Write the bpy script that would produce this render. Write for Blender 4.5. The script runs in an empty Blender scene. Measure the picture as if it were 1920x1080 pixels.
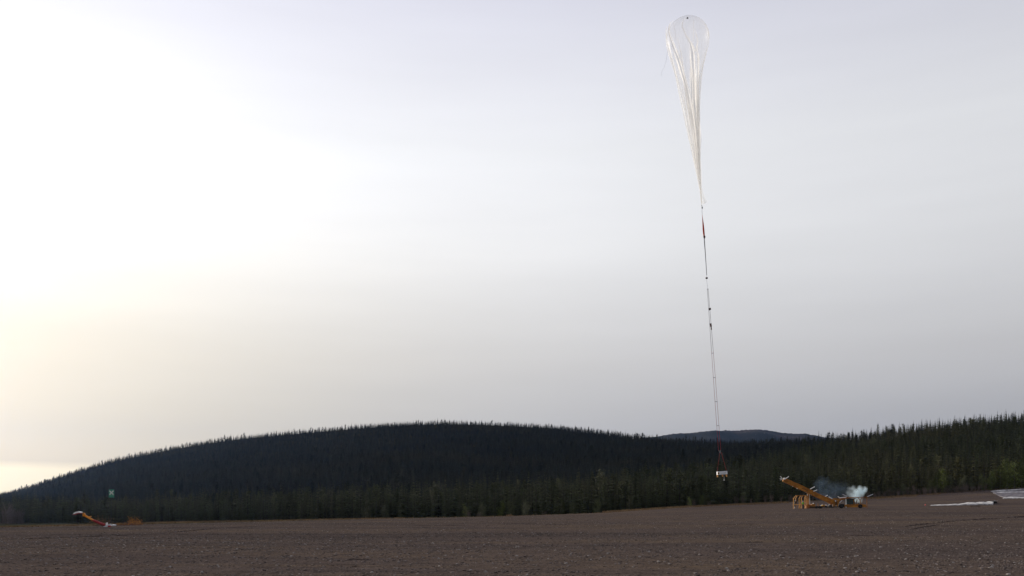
import bpy, math, random
import numpy as np
from mathutils import Vector, Matrix

scene = bpy.context.scene
COL = scene.collection
R = math.radians

# ------------------------------------------------------------------ camera
F = 1700.0           # focal length in photo pixels (1920 wide)
CX, HZ = 960.0, 940.0
EYE = 1.7
cam_d = bpy.data.cameras.new("camera")
cam = bpy.data.objects.new("camera", cam_d)
COL.objects.link(cam)
cam.location = (0, 0, EYE)
cam.rotation_euler = (R(90), 0, 0)
cam_d.sensor_width = 36.0
cam_d.lens = F / 1920 * 36.0
cam_d.shift_y = (HZ - 540.0) / 1920
cam_d.clip_start = 0.5
cam_d.clip_end = 20000
scene.camera = cam

# ------------------------------------------------------------------ sky, sun, exposure
SUN_AZ, SUN_EL = R(-43), R(13)      # azimuth from +Y, negative = towards -X
SDIR = Vector((math.sin(SUN_AZ) * math.cos(SUN_EL), math.cos(SUN_AZ) * math.cos(SUN_EL), math.sin(SUN_EL)))


def new_nodes(tree):
    tree.nodes.clear()

    def N(kind, **kw):
        n = tree.nodes.new(kind)
        for k, v in kw.items():
            setattr(n, k, v)
        return n

    def L(a, b):
        tree.links.new(a, b)

    def M(op, a, b=None, c=None, clamp=False):
        n = tree.nodes.new('ShaderNodeMath')
        n.operation = op
        n.use_clamp = clamp
        for i, v in enumerate((a, b, c)):
            if v is None:
                continue
            if isinstance(v, (int, float)):
                n.inputs[i].default_value = v
            else:
                tree.links.new(v, n.inputs[i])
        return n.outputs[0]
    return N, L, M


def ramp(N, L, fac, stops, interp='LINEAR'):
    n = N('ShaderNodeValToRGB')
    cr = n.color_ramp
    cr.interpolation = interp
    while len(cr.elements) < len(stops):
        cr.elements.new(0.5)
    for e, (p, c) in zip(cr.elements, stops):
        e.position = p
        e.color = (*c, 1) if len(c) == 3 else c
    L(fac, n.inputs[0])
    return n.outputs[0]


def mixc(N, L, fac, a, b, mode='MIX'):
    n = N('ShaderNodeMix', data_type='RGBA', blend_type=mode)
    for sock, v in ((n.inputs[0], fac), (n.inputs[6], a), (n.inputs[7], b)):
        if isinstance(v, (int, float)):
            sock.default_value = v
        elif isinstance(v, tuple):
            sock.default_value = (*v, 1)
        else:
            L(v, sock)
    return n.outputs[2]


world = bpy.data.worlds.new("World")
scene.world = world
world.use_nodes = True
N, L, M = new_nodes(world.node_tree)
tc = N('ShaderNodeTexCoord')
nrm = N('ShaderNodeVectorMath', operation='NORMALIZE')
L(tc.outputs['Generated'], nrm.inputs[0])
sep = N('ShaderNodeSeparateXYZ')
L(nrm.outputs[0], sep.inputs[0])
elev = sep.outputs[2]
dot = N('ShaderNodeVectorMath', operation='DOT_PRODUCT')
L(nrm.outputs[0], dot.inputs[0])
dot.inputs[1].default_value = SDIR
ang = M('ARCCOSINE', dot.outputs['Value'])                         # radians from the sun
glow = M('EXPONENT', M('MULTIPLY', M('POWER', M('DIVIDE', ang, R(32)), 1.6), -1.0))
# slow fall-off of the veil towards the side of the sky away from the sun
away = M('SUBTRACT', 1.0, M('MULTIPLY', M('MULTIPLY', M('SUBTRACT', ang, R(45)), 1 / R(135), clamp=True), 0.6))
# veil brightness with elevation
low = M('MAXIMUM', elev, 0.0)
veil = ramp(N, L, low, [(0.0, (.42, .42, .455)), (0.07, (.45, .453, .485)), (0.15, (.60, .595, .61)), (0.26, (.795, .80, .82)),
                        (0.36, (.82, .83, .86)), (0.5, (.65, .655, .75)), (1.0, (.62, .62, .74))])
# thin streaky bands of altostratus
mp = N('ShaderNodeMapping')
mp.inputs['Scale'].default_value = (1.6, 1.6, 14)
L(nrm.outputs[0], mp.inputs[0])
ns = N('ShaderNodeTexNoise')
ns.inputs['Scale'].default_value = 1.5
ns.inputs['Detail'].default_value = 4
L(mp.outputs[0], ns.inputs['Vector'])
band = M('ADD', M('MULTIPLY', M('SUBTRACT', ns.outputs[0], 0.5), 0.15), 1.0)
gtint = ramp(N, L, low, [(0.0, (.95, .74, .24)), (0.12, (.78, .70, .50)), (0.3, (1.0, .96, .90)), (1, (1, 1, 1))])
gmul = N('ShaderNodeVectorMath', operation='SCALE')
L(gtint, gmul.inputs[0])
L(M('MULTIPLY', glow, 0.62), gmul.inputs['Scale'])
gadd = N('ShaderNodeVectorMath', operation='ADD')
L(gmul.outputs[0], gadd.inputs[0])
L(away, gadd.inputs[1])
vm = N('ShaderNodeVectorMath', operation='MULTIPLY')
L(gadd.outputs[0], vm.inputs[0])
L(veil, vm.inputs[1])
vb = N('ShaderNodeVectorMath', operation='SCALE')
L(vm.outputs[0], vb.inputs[0])
L(band, vb.inputs['Scale'])
# clear strip below the cloud deck, towards the sun
wob = M('ADD', elev, M('MULTIPLY', M('SUBTRACT', ns.outputs[0], 0.5), 0.012))
strip = M('MULTIPLY', M('MULTIPLY', M('SUBTRACT', 0.0395, wob), 1 / 0.008, clamp=True), M('POWER', glow, 1.6))
sc1 = N('ShaderNodeVectorMath', operation='SCALE')
sc1.inputs[0].default_value = (1.0, .86, .50)
L(M('MULTIPLY', strip, 0.55), sc1.inputs['Scale'])
va = N('ShaderNodeVectorMath', operation='ADD')
# low light through the haze bank towards the sun is warmer
ww = M('EXPONENT', M('MULTIPLY', M('POWER', M('DIVIDE', ang, R(31)), 2.2), -1.0))
wl = M('SUBTRACT', 1.0, M('MULTIPLY', M('SUBTRACT', low, 0.05), 1 / 0.30, clamp=True))
wt = mixc(N, L, M('MULTIPLY', ww, wl), (1.0, 1.0, 1.0), (1.20, 1.08, .80))
vw = N('ShaderNodeVectorMath', operation='MULTIPLY')
L(vb.outputs[0], vw.inputs[0])
L(wt, vw.inputs[1])
L(vw.outputs[0], va.inputs[0])
L(sc1.outputs[0], va.inputs[1])
v10 = N('ShaderNodeVectorMath', operation='SCALE')
L(va.outputs[0], v10.inputs[0])
v10.inputs['Scale'].default_value = 10.0
sky = N('ShaderNodeTexSky', sky_type='NISHITA')
sky.sun_disc = False
sky.sun_elevation = SUN_EL
sky.sun_rotation = SUN_AZ
sky.dust_density = 3.0
skymix = mixc(N, L, 0.95, sky.outputs[0], v10.outputs[0])
bg = N('ShaderNodeBackground')
bg.inputs['Strength'].default_value = 0.1
L(skymix, bg.inputs['Color'])
wo = N('ShaderNodeOutputWorld')
L(bg.outputs[0], wo.inputs['Surface'])

sun_d = bpy.data.lights.new("sun", 'SUN')
sun_d.energy = 3.8
sun_d.angle = R(11)
sun_d.color = (1.0, .88, .72)
sun = bpy.data.objects.new("sun", sun_d)
COL.objects.link(sun)
sun.rotation_euler = SDIR.to_track_quat('Z', 'Y').to_euler()
sun.location = (0, 0, 300)

scene.view_settings.view_transform = 'Standard'
scene.view_settings.look = 'None'
scene.view_settings.exposure = 0.0
scene.view_settings.gamma = 1.0
scene.cycles.use_denoising = True
scene.cycles.max_bounces = 8
scene.cycles.transparent_max_bounces = 40
scene.cycles.volume_bounces = 3
scene.cycles.caustics_reflective = False
scene.cycles.caustics_refractive = False

rng = np.random.default_rng(7)
rnd = random.Random(7)


def P(px, py, Y):
    return Vector(((px - CX) / F * Y, Y, EYE + (HZ - py) / F * Y))


# ------------------------------------------------------------------ materials
MATS = {}


def mat(name, color, rough=0.7, var=0.0, scale=3.0, metal=0.0, rand=0.0, bump=0.0, color2=None, spec=0.3, coords='Object'):
    if name in MATS:
        return MATS[name]
    m = bpy.data.materials.new(name)
    m.use_nodes = True
    N, L, M = new_nodes(m.node_tree)
    out = N('ShaderNodeOutputMaterial')
    b = N('ShaderNodeBsdfPrincipled')
    b.inputs['Roughness'].default_value = rough
    b.inputs['Metallic'].default_value = metal
    b.inputs['Specular IOR Level'].default_value = spec
    c2 = color2 or tuple(x * (1 - var) for x in color)
    c1 = tuple(min(1, x * (1 + var)) for x in color) if not color2 else color
    tc = N('ShaderNodeTexCoord')
    n = N('ShaderNodeTexNoise')
    n.inputs['Scale'].default_value = scale
    n.inputs['Detail'].default_value = 5
    L(tc.outputs[coords], n.inputs['Vector'])
    c = ramp(N, L, n.outputs[0], [(0.35, c2), (0.65, c1)])
    if rand:
        oi = N('ShaderNodeObjectInfo')
        k = M('ADD', M('MULTIPLY', oi.outputs['Random'], 2 * rand), 1 - rand)
        s = N('ShaderNodeVectorMath', operation='SCALE')
        L(c, s.inputs[0])
        L(k, s.inputs['Scale'])
        c = s.outputs[0]
    L(c, b.inputs['Base Color'])
    if bump:
        bp = N('ShaderNodeBump')
        bp.inputs['Strength'].default_value = bump
        L(n.outputs[0], bp.inputs['Height'])
        L(bp.outputs[0], b.inputs['Normal'])
    L(b.outputs[0], out.inputs['Surface'])
    MATS[name] = m
    return m


ORANGE = mat('orange_paint', (.34, .14, .016), .55, .38, .9)
ORANGE_L = mat('light_sunlit_orange', (.66, .33, .09), .5, .2, 1.5)  # lighter copy of the orange; on the cage it holds the sunlit tone
BROWN = mat('rusty_orange_paint', (.30, .105, .02), .65, .3, 1.5)
YELLOW = mat('yellow_paint', (.55, .32, .05), .5, .2, 2)
BLACK = mat('black_rubber', (.012, .012, .013), .8, .3, 4)
DARK = mat('dark_steel', (.03, .028, .026), .6, .3, 3)
STEEL = mat('bright_steel', (.55, .57, .58), .35, .1, 3, metal=.3)
WHITE = mat('white_paint', (.80, .79, .76), .5, .08, 2)
PALE = mat('pale_grey_paint', (.60, .62, .65), .5, .12, 2)
RED = mat('red_paint', (.24, .018, .018), .5, .25, 3)
REDSTRAP = mat('red_webbing', (.34, .025, .035), .7, .2, 5)
REDCLOTH = mat('orange_red_parachute_cloth', (.50, .055, .015), .8, .4, 2.5)
CORD = mat('grey_cord', (.16, .15, .15), .8, .2, 5)
DARKRED = mat('dark_maroon_box', (.07, .018, .015), .6, .3, 3)
GREENSIGN = mat('green_sign_paint', (.05, .25, .165), .5, .1, 4)
POST = mat('dark_sign_post', (.03, .035, .035), .6, .2, 4)
GLASS = mat('dark_cab_glass', (.03, .05, .045), .12, .2, 2, spec=.6)
SKIN = mat('skin', (.45, .25, .18), .6, .05, 4)
LIME = mat('lime_safety_vest', (.22, .60, .03), .7, .1, 5)
NAVY = mat('dark_work_trousers', (.02, .022, .03), .8, .2, 5)
BARK = mat('spruce_bark', (.035, .029, .025), .9, .3, 4, rand=.3)
BIRCHBARK = mat('pale_birch_bark', (.13, .12, .105), .8, .4, 6, rand=.2)


def needle_material(name, stops, rand):
    m = bpy.data.materials.new(name)
    m.use_nodes = True
    N, L, M = new_nodes(m.node_tree)
    out = N('ShaderNodeOutputMaterial')
    b = N('ShaderNodeBsdfPrincipled')
    b.inputs['Roughness'].default_value = .8
    b.inputs['Specular IOR Level'].default_value = .12
    oi = N('ShaderNodeObjectInfo')
    n = N('ShaderNodeTexNoise')                      # patches of differently coloured trees
    n.inputs['Scale'].default_value = .0075
    n.inputs['Detail'].default_value = 4
    L(oi.outputs['Location'], n.inputs['Vector'])
    c = ramp(N, L, n.outputs[0], stops)
    tc = N('ShaderNodeTexCoord')
    n2 = N('ShaderNodeTexNoise')                     # branch to branch
    n2.inputs['Scale'].default_value = .8
    L(tc.outputs['Object'], n2.inputs['Vector'])
    k = M('ADD', M('MULTIPLY', oi.outputs['Random'], 2 * rand), 1 - rand)
    k = M('MULTIPLY', k, M('ADD', .6, M('MULTIPLY', n2.outputs[0], .8)))
    sc = N('ShaderNodeVectorMath', operation='SCALE')
    L(c, sc.inputs[0])
    L(k, sc.inputs['Scale'])
    L(sc.outputs[0], b.inputs['Base Color'])
    L(b.outputs[0], out.inputs['Surface'])
    return m


NEEDLE = needle_material('spruce_needles', [(.3, (.028, .037, .018)), (.5, (.040, .047, .020)), (.7, (.055, .053, .022))], .3)
NEEDLE_FAR = needle_material('haze_tinted_spruce_needles', [(.34, (.006, .0125, .0155)), (.5, (.0105, .0180, .0150)), (.66, (.0195, .0225, .0135))], .36)  # hill copy with the bluish tone of distance worked into the colour
BIRCHLEAF = mat('yellow_green_leaves', (.088, .108, .026), .7, .35, 1.2, rand=.35, spec=.2)
OLIVELEAF = mat('olive_leaves', (.050, .057, .022), .7, .35, 1.2, rand=.35, spec=.2)
TWIG = mat('bare_grey_brown_twigs', (.10, .078, .066), .9, .3, 3, rand=.35)
STRAW = mat('dry_straw_grass', (.20, .13, .062), .85, .35, .15, rand=.2)
AUTUMN = mat('golden_autumn_leaves', (.60, .27, .035), .75, .4, 3)
REDTWIG = mat('reddish_twigs', (.16, .07, .04), .85, .3, 4)
TARP = mat('white_plastic_sheet', (.62, .62, .61), 0.85, .3, .9, spec=.04, color2=(.22, .21, .20))
TARPGREY = mat('grey_plastic_sheet', (.15, .14, .15), .9, .4, .35, spec=.02)
CONE = mat('pink_red_marker', (.70, .10, .09), .6, .05, 4)


def film_material(name, base_fac, edge_fac, color, trans=.6):
    m = bpy.data.materials.new(name)
    m.use_nodes = True
    N, L, M = new_nodes(m.node_tree)
    out = N('ShaderNodeOutputMaterial')
    tr = N('ShaderNodeBsdfTransparent')
    tr.inputs[0].default_value = (.985, .985, .985, 1)
    df = N('ShaderNodeBsdfDiffuse')
    df.inputs[0].default_value = (*color, 1)
    tl = N('ShaderNodeBsdfTranslucent')
    tl.inputs[0].default_value = (*color, 1)
    gl = N('ShaderNodeBsdfGlossy')
    gl.inputs['Roughness'].default_value = .35
    gl.inputs[0].default_value = (1, 1, 1, 1)
    m1 = N('ShaderNodeMixShader')
    m1.inputs[0].default_value = trans
    L(df.outputs[0], m1.inputs[1])
    L(tl.outputs[0], m1.inputs[2])
    m2 = N('ShaderNodeMixShader')
    m2.inputs[0].default_value = .08
    L(m1.outputs[0], m2.inputs[1])
    L(gl.outputs[0], m2.inputs[2])
    lw = N('ShaderNodeLayerWeight')
    lw.inputs[0].default_value = .5
    tc = N('ShaderNodeTexCoord')
    mp = N('ShaderNodeMapping')
    mp.inputs['Scale'].default_value = (2.2, 2.2, .12)
    L(tc.outputs['Object'], mp.inputs[0])
    ns = N('ShaderNodeTexNoise')
    ns.inputs['Scale'].default_value = 1.3
    ns.inputs['Detail'].default_value = 3
    L(mp.outputs[0], ns.inputs['Vector'])
    f = M('ADD', base_fac, M('MULTIPLY', M('POWER', lw.outputs['Facing'], 3.0), edge_fac - base_fac))
    f = M('MULTIPLY', f, M('ADD', .45, M('MULTIPLY', ns.outputs[0], 1.1)), clamp=True)
    m3 = N('ShaderNodeMixShader')
    L(f, m3.inputs[0])
    L(tr.outputs[0], m3.inputs[1])
    L(m2.outputs[0], m3.inputs[2])
    L(m3.outputs[0], out.inputs['Surface'])
    return m


FILM = film_material('clear_balloon_film', .14, .30, (.95, .95, .94))
FOLD = film_material('gathered_balloon_film', .50, .8, (1.0, 1.0, .99), .85)
FLAP = film_material('thin_film_flap', .3, .6, (.85, .85, .84))


# ------------------------------------------------------------------ mesh builder
class MB:
    def __init__(s):
        s.v, s.f = [], []

    def add(s, vs, fs):
        o = len(s.v)
        s.v += [tuple(v) for v in vs]
        s.f += [tuple(i + o for i in f) for f in fs]
        return s

    def beam(s, p, q, w, h=None, up=None):
        h = h or w
        p, q = Vector(p), Vector(q)
        d = (q - p).normalized()
        up = Vector(up) if up else (Vector((0, 1, 0)) if abs(d.y) < .9 else Vector((0, 0, 1)))
        a = d.cross(up).normalized()
        b = a.cross(d).normalized()
        vs = []
        for c in (p, q):
            for i, j in ((-1, -1), (1, -1), (1, 1), (-1, 1)):
                vs.append(c + a * (i * h / 2) + b * (j * w / 2))
        return s.add(vs, [(0, 3, 2, 1), (4, 5, 6, 7), (0, 1, 5, 4), (1, 2, 6, 5), (2, 3, 7, 6), (3, 0, 4, 7)])

    def tube(s, pts, rad, n=6, caps=True):
        pts = [Vector(p) for p in pts]
        if isinstance(rad, (int, float)):
            rad = [rad] * len(pts)
        vs, fs = [], []
        for i, p in enumerate(pts):
            d = (pts[min(i + 1, len(pts) - 1)] - pts[max(i - 1, 0)]).normalized()
            up = Vector((0, 1, 0)) if abs(d.y) < .9 else Vector((1, 0, 0))
            a = d.cross(up).normalized()
            b = a.cross(d)
            for k in range(n):
                t = 2 * math.pi * k / n
                vs.append(p + (a * math.cos(t) + b * math.sin(t)) * rad[i])
        for i in range(len(pts) - 1):
            for k in range(n):
                k2 = (k + 1) % n
                fs.append((i * n + k, i * n + k2, (i + 1) * n + k2, (i + 1) * n + k))
        if caps:
            fs.append(tuple(range(n - 1, -1, -1)))
            o = (len(pts) - 1) * n
            fs.append(tuple(o + k for k in range(n)))
        return s.add(vs, fs)

    def ball(s, c, r, n=10, m=7):
        c = Vector(c)
        r = Vector((r, r, r)) if isinstance(r, (int, float)) else Vector(r)
        vs = [c + Vector((0, 0, r.z))]
        for i in range(1, m):
            t = math.pi * i / m
            for k in range(n):
                a = 2 * math.pi * k / n
                vs.append(c + Vector((r.x * math.sin(t) * math.cos(a), r.y * math.sin(t) * math.sin(a), r.z * math.cos(t))))
        vs.append(c - Vector((0, 0, r.z)))
        fs = [(0, 1 + k, 1 + (k + 1) % n) for k in range(n)]
        for i in range(m - 2):
            for k in range(n):
                a, b = 1 + i * n + k, 1 + i * n + (k + 1) % n
                fs.append((a, a + n, b + n, b))
        o = 1 + (m - 2) * n
        fs += [(len(vs) - 1, o + (k + 1) % n, o + k) for k in range(n)]
        return s.add(vs, fs)

    def prism(s, poly, d0, d1):
        """poly: points (world) in a plane of constant Y; extruded from their Y+d0 to Y+d1"""
        n = len(poly)
        vs = [Vector((p[0], p[1] + d0, p[2])) for p in poly] + [Vector((p[0], p[1] + d1, p[2])) for p in poly]
        fs = [tuple(range(n)), tuple(range(2 * n - 1, n - 1, -1))]
        fs += [(i, i + n, (i + 1) % n + n, (i + 1) % n) for i in range(n)]
        return s.add(vs, fs)

    def build(s, name, material, parent=None, smooth=False):
        return mesh_obj(name, s.v, s.f, material, parent, smooth)


def mesh_obj(name, v, f, material, parent=None, smooth=False):
    me = bpy.data.meshes.new(name)
    if parent is not None:
        o = Vector(parent.matrix_basis.translation)
        if parent.parent:
            o = o + parent.parent.matrix_basis.translation
        v = [(a[0] - o.x, a[1] - o.y, a[2] - o.z) for a in v]
    me.from_pydata([tuple(a) for a in v], [], f)
    me.update()
    if smooth:
        me.polygons.foreach_set('use_smooth', [True] * len(me.polygons))
    for m in (material if isinstance(material, (list, tuple)) else [material]):
        me.materials.append(m)
    ob = bpy.data.objects.new(name, me)
    COL.objects.link(ob)
    if parent is not None:
        ob.parent = parent
    return ob


def tag(o, label=None, category=None, group=None, kind=None):
    if label:
        o['label'] = label
    if category:
        o['category'] = category
    if group:
        o['group'] = group
    if kind:
        o['kind'] = kind
    return o


def empty(name, loc, label, category, group=None):
    e = bpy.data.objects.new(name, None)
    COL.objects.link(e)
    e.location = loc
    e.empty_display_size = .3
    return tag(e, label, category, group)


# ------------------------------------------------------------------ ground shape
T_PX = np.array([-900, -400, 0, 200, 500, 760, 960, 1120, 1280, 1400, 1550, 1650, 1760, 1850, 1920, 2300, 2900.])
T_CR = np.array([1006, 1000, 990, 985, 978, 972, 968, 962, 951, 945, 938, 933, 925, 918, 913, 892, 870.])
T_E = np.array([95, 100, 110, 112, 150, 200, 240, 275, 310, 340, 370, 380, 390, 400, 400, 400, 400.])
T_X = (T_PX - CX) / F * T_E
T_G = EYE - (T_CR - HZ) / F * T_E
_xs = np.arange(-600, 801, 1.0)


def _smooth(a, k):
    ker = np.hanning(2 * k + 1)
    ker /= ker.sum()
    return np.convolve(np.pad(a, k, mode='edge'), ker, mode='valid')


S_E = _smooth(np.interp(_xs, T_X, T_E), 6)
S_G = _smooth(np.interp(_xs, T_X, T_G), 6)
S_P = _smooth(np.interp(_xs, [0, 20, 60], [1.3, 1.3, 3.0]), 6)

K_U = (np.array([-900, 0, 100, 200, 320, 420, 520, 620, 720, 800, 880, 960, 1040, 1100, 1160, 1220, 1300, 1400, 1500, 1560, 1600, 1660, 1720, 1780, 1850, 1920, 2300, 2900]) - CX) / F
K_Y = np.array([966, 934, 904, 870, 844, 828, 818, 809, 801, 797, 797, 800, 805, 811, 819, 826, 833, 834, 832, 829, 823, 813, 806, 798, 790, 783, 760, 745.])
_us = np.linspace(-1.4, 1.4, 1401)
S_SKY = _smooth(np.interp(_us, K_U, K_Y - 9.0), 12)


def wob(X, Y, s, seed=0.0):
    return (np.sin(X / s + seed) * np.cos(Y / (s * 1.37) + seed * 2.1) + .5 * np.sin((X + Y * .6) / (s * .47) + seed * 3.3)
            + .35 * np.cos((X * .4 - Y) / (s * .29) + seed)) / 1.85


def edge(X):
    return np.interp(X, _xs, S_E)


def forest_start(u):
    return np.interp(u, [-.7, -.45, -.27, -.1, .0, .1, .2, .3, .4, 1], [430, 420, 380, 330, 318, 310, 330, 362, 392, 412])


def ridge(u):
    return np.interp(u, [-1, .06, .2, .34, .45, 1], [1400, 1400, 1120, 820, 720, 720])


def height(X, Y):
    X = np.asarray(X, float)
    Y = np.asarray(Y, float)
    E = edge(X)
    g = np.interp(X, _xs, S_G)
    p = np.interp(X, _xs, S_P)
    t = np.clip(Y / E, 0, 1)
    z = g * t ** p
    # slight swells of the gravel field
    z = z + .05 * wob(X, Y, 9.0) * np.clip((Y - 8) / 20, 0, 1) * np.clip((E - Y) / 12, 0, 1)
    u = X / np.maximum(Y, 20)
    drop = np.interp(u, [-.7, -.45, -.1, .1, .3, 1], [7, 6.5, 3.2, 1.6, .6, .4])
    fs = forest_start(u)
    k = np.clip((Y - E) / np.maximum(fs - E, 8), 0, 1)
    z = z - drop * k * k * (3 - 2 * k)
    # hills
    Rg = ridge(u)
    S0 = fs + np.interp(u, [-1, -.1, .1, .3, 1], [40, 60, 60, 10, 0])
    asky = (HZ - np.interp(u, _us, S_SKY)) / F
    zr = EYE + asky * Rg - np.interp(u, [.1, .4], [6.6, 8.4])
    h = np.clip((Y - S0) / (Rg - S0), 0, 1)
    pw = np.interp(u, [0, .25, .4], [1.45, 1.3, 1.2])
    zh = z + (zr - z) * h ** pw + 3.0 * wob(X, Y, 75, 1.0) * np.sin(np.pi * h)
    z = np.where(Y > S0, zh, z)
    over = np.clip(Y - Rg, 0, None)
    z = np.where(over > 0, np.maximum(z - .16 * over, -15), z)
    return z


def gz(X, Y):
    return float(height(X, Y))


def hit(px, py, y0=14, y1=460):
    """where the view ray of a photo pixel meets the gravel field"""
    Ys = np.arange(y0, y1, .25)
    Xs = (px - CX) / F * Ys
    ray = EYE + (HZ - py) / F * Ys
    d = ray - height(Xs, Ys)
    i = np.argmax(d <= 0) if (d <= 0).any() else np.argmin(np.abs(d))
    return Vector((Xs[i], Ys[i], gz(Xs[i], Ys[i])))


# ground sheet, fanned out so that it is fine near the camera and reaches behind the hills
rows = [-60, -30, -10, 0, 5, 9, 12]
y = 13.0
while y < 450:
    rows.append(y)
    y += max(.35, y * .0105)
while y < 1500:
    rows.append(y)
    y += 11
while y < 7200:
    rows.append(y)
    y *= 1.06
rows = np.array(rows)
ucol = np.sign(np.linspace(-1, 1, 401)) * np.abs(np.linspace(-1, 1, 401)) ** 1.15 * 1.15
YY = np.repeat(rows[:, None], len(ucol), 1)
XX = ucol[None, :] * (np.maximum(YY, 0) + 110)
ZZ = height(XX, YY)
fieldmask = (YY < edge(XX) - 1) & (YY > 12)
ZZ = ZZ + np.where(fieldmask, rng.normal(0, .004, ZZ.shape), 0)
nr, nc = XX.shape
gv = np.stack([XX.ravel(), YY.ravel(), ZZ.ravel()], 1)
ii, jj = np.meshgrid(np.arange(nr - 1), np.arange(nc - 1), indexing='ij')
a = (ii * nc + jj).ravel()
gf = np.stack([a, a + 1, a + nc + 1, a + nc], 1)


def gravel_material():
    m = bpy.data.materials.new('brown_grey_gravel')
    m.use_nodes = True
    N, L, M = new_nodes(m.node_tree)
    out = N('ShaderNodeOutputMaterial')
    b = N('ShaderNodeBsdfPrincipled')
    b.inputs['Roughness'].default_value = .95
    b.inputs['Specular IOR Level'].default_value = 0.0
    tc = N('ShaderNodeTexCoord')

    def noise(sc, scale=(1, 1, 1), det=6, rough=.6, dist=0):
        mp = N('ShaderNodeMapping')
        mp.inputs['Scale'].default_value = scale
        L(tc.outputs['Object'], mp.inputs[0])
        n = N('ShaderNodeTexNoise')
        n.inputs['Scale'].default_value = sc
        n.inputs['Detail'].default_value = det
        n.inputs['Roughness'].default_value = rough
        n.inputs['Distortion'].default_value = dist
        L(mp.outputs[0], n.inputs['Vector'])
        return n.outputs[0]
    big = noise(.035, (.7, 1.6, 1))
    streak = noise(.06, (.22, 1.7, 1), 7, .68, .8)
    mid = noise(.9, (.6, 1.2, 1), 7, .7)
    fine = noise(14, (1, 1, 1), 4, .7)
    base = ramp(N, L, big, [(.35, (.066, .0535, .0490)), (.5, (.086, .0680, .0600)), (.66, (.104, .0790, .0610))])
    straw = M('MULTIPLY', M('MULTIPLY', M('SUBTRACT', streak, .51), 8.0, clamp=True), M('MULTIPLY', M('SUBTRACT', mid, .36), 3.0, clamp=True))
    c = mixc(N, L, M('MULTIPLY', straw, .7), base, (.135, .098, .058))
    dark = M('MULTIPLY', M('MULTIPLY', M('SUBTRACT', .46, streak), 8.0, clamp=True), M('MULTIPLY', M('SUBTRACT', mid, .42), 4.0, clamp=True))
    c = mixc(N, L, M('MULTIPLY', dark, .5), c, (.034, .030, .029))
    g = ramp(N, L, fine, [(.28, (.35, .34, .34)), (.5, (1, 1, 1)), (.72, (1.75, 1.72, 1.68))])
    coarse = noise(3.2, (.8, 1, 1), 5, .75)
    g = mixc(N, L, 1.0, g, ramp(N, L, coarse, [(.3, (.7, .7, .7)), (.7, (1.3, 1.29, 1.27))]), 'MULTIPLY')
    g2 = ramp(N, L, mid, [(.3, (.78, .78, .78)), (.7, (1.2, 1.2, 1.2))])
    c = mixc(N, L, 1.0, c, g, 'MULTIPLY')
    c = mixc(N, L, 1.0, c, g2, 'MULTIPLY')
    L(c, b.inputs['Base Color'])
    bp = N('ShaderNodeBump')
    bp.inputs['Strength'].default_value = .8
    bp.inputs['Distance'].default_value = .05
    L(M('ADD', fine, M('MULTIPLY', mid, 1.5)), bp.inputs['Height'])
    L(bp.outputs[0], b.inputs['Normal'])
    L(b.outputs[0], out.inputs['Surface'])
    return m


GRAVEL = gravel_material()
FLOOR = mat('forest_floor', (.040, .038, .022), 1.0, .35, .05, spec=0.0)
gm = bpy.data.meshes.new('ground')
gm.from_pydata(gv.tolist(), [], gf.tolist())
gm.materials.append(GRAVEL)
gm.materials.append(FLOOR)
cx = gv[gf].mean(1)
gm.polygons.foreach_set('material_index', (cx[:, 1] > edge(cx[:, 0]) + 1).astype(np.int32))
gm.polygons.foreach_set('use_smooth', np.ones(len(gf), bool))
gm.update()
ground = bpy.data.objects.new('ground', gm)
COL.objects.link(ground)
tag(ground, kind='structure')


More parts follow.
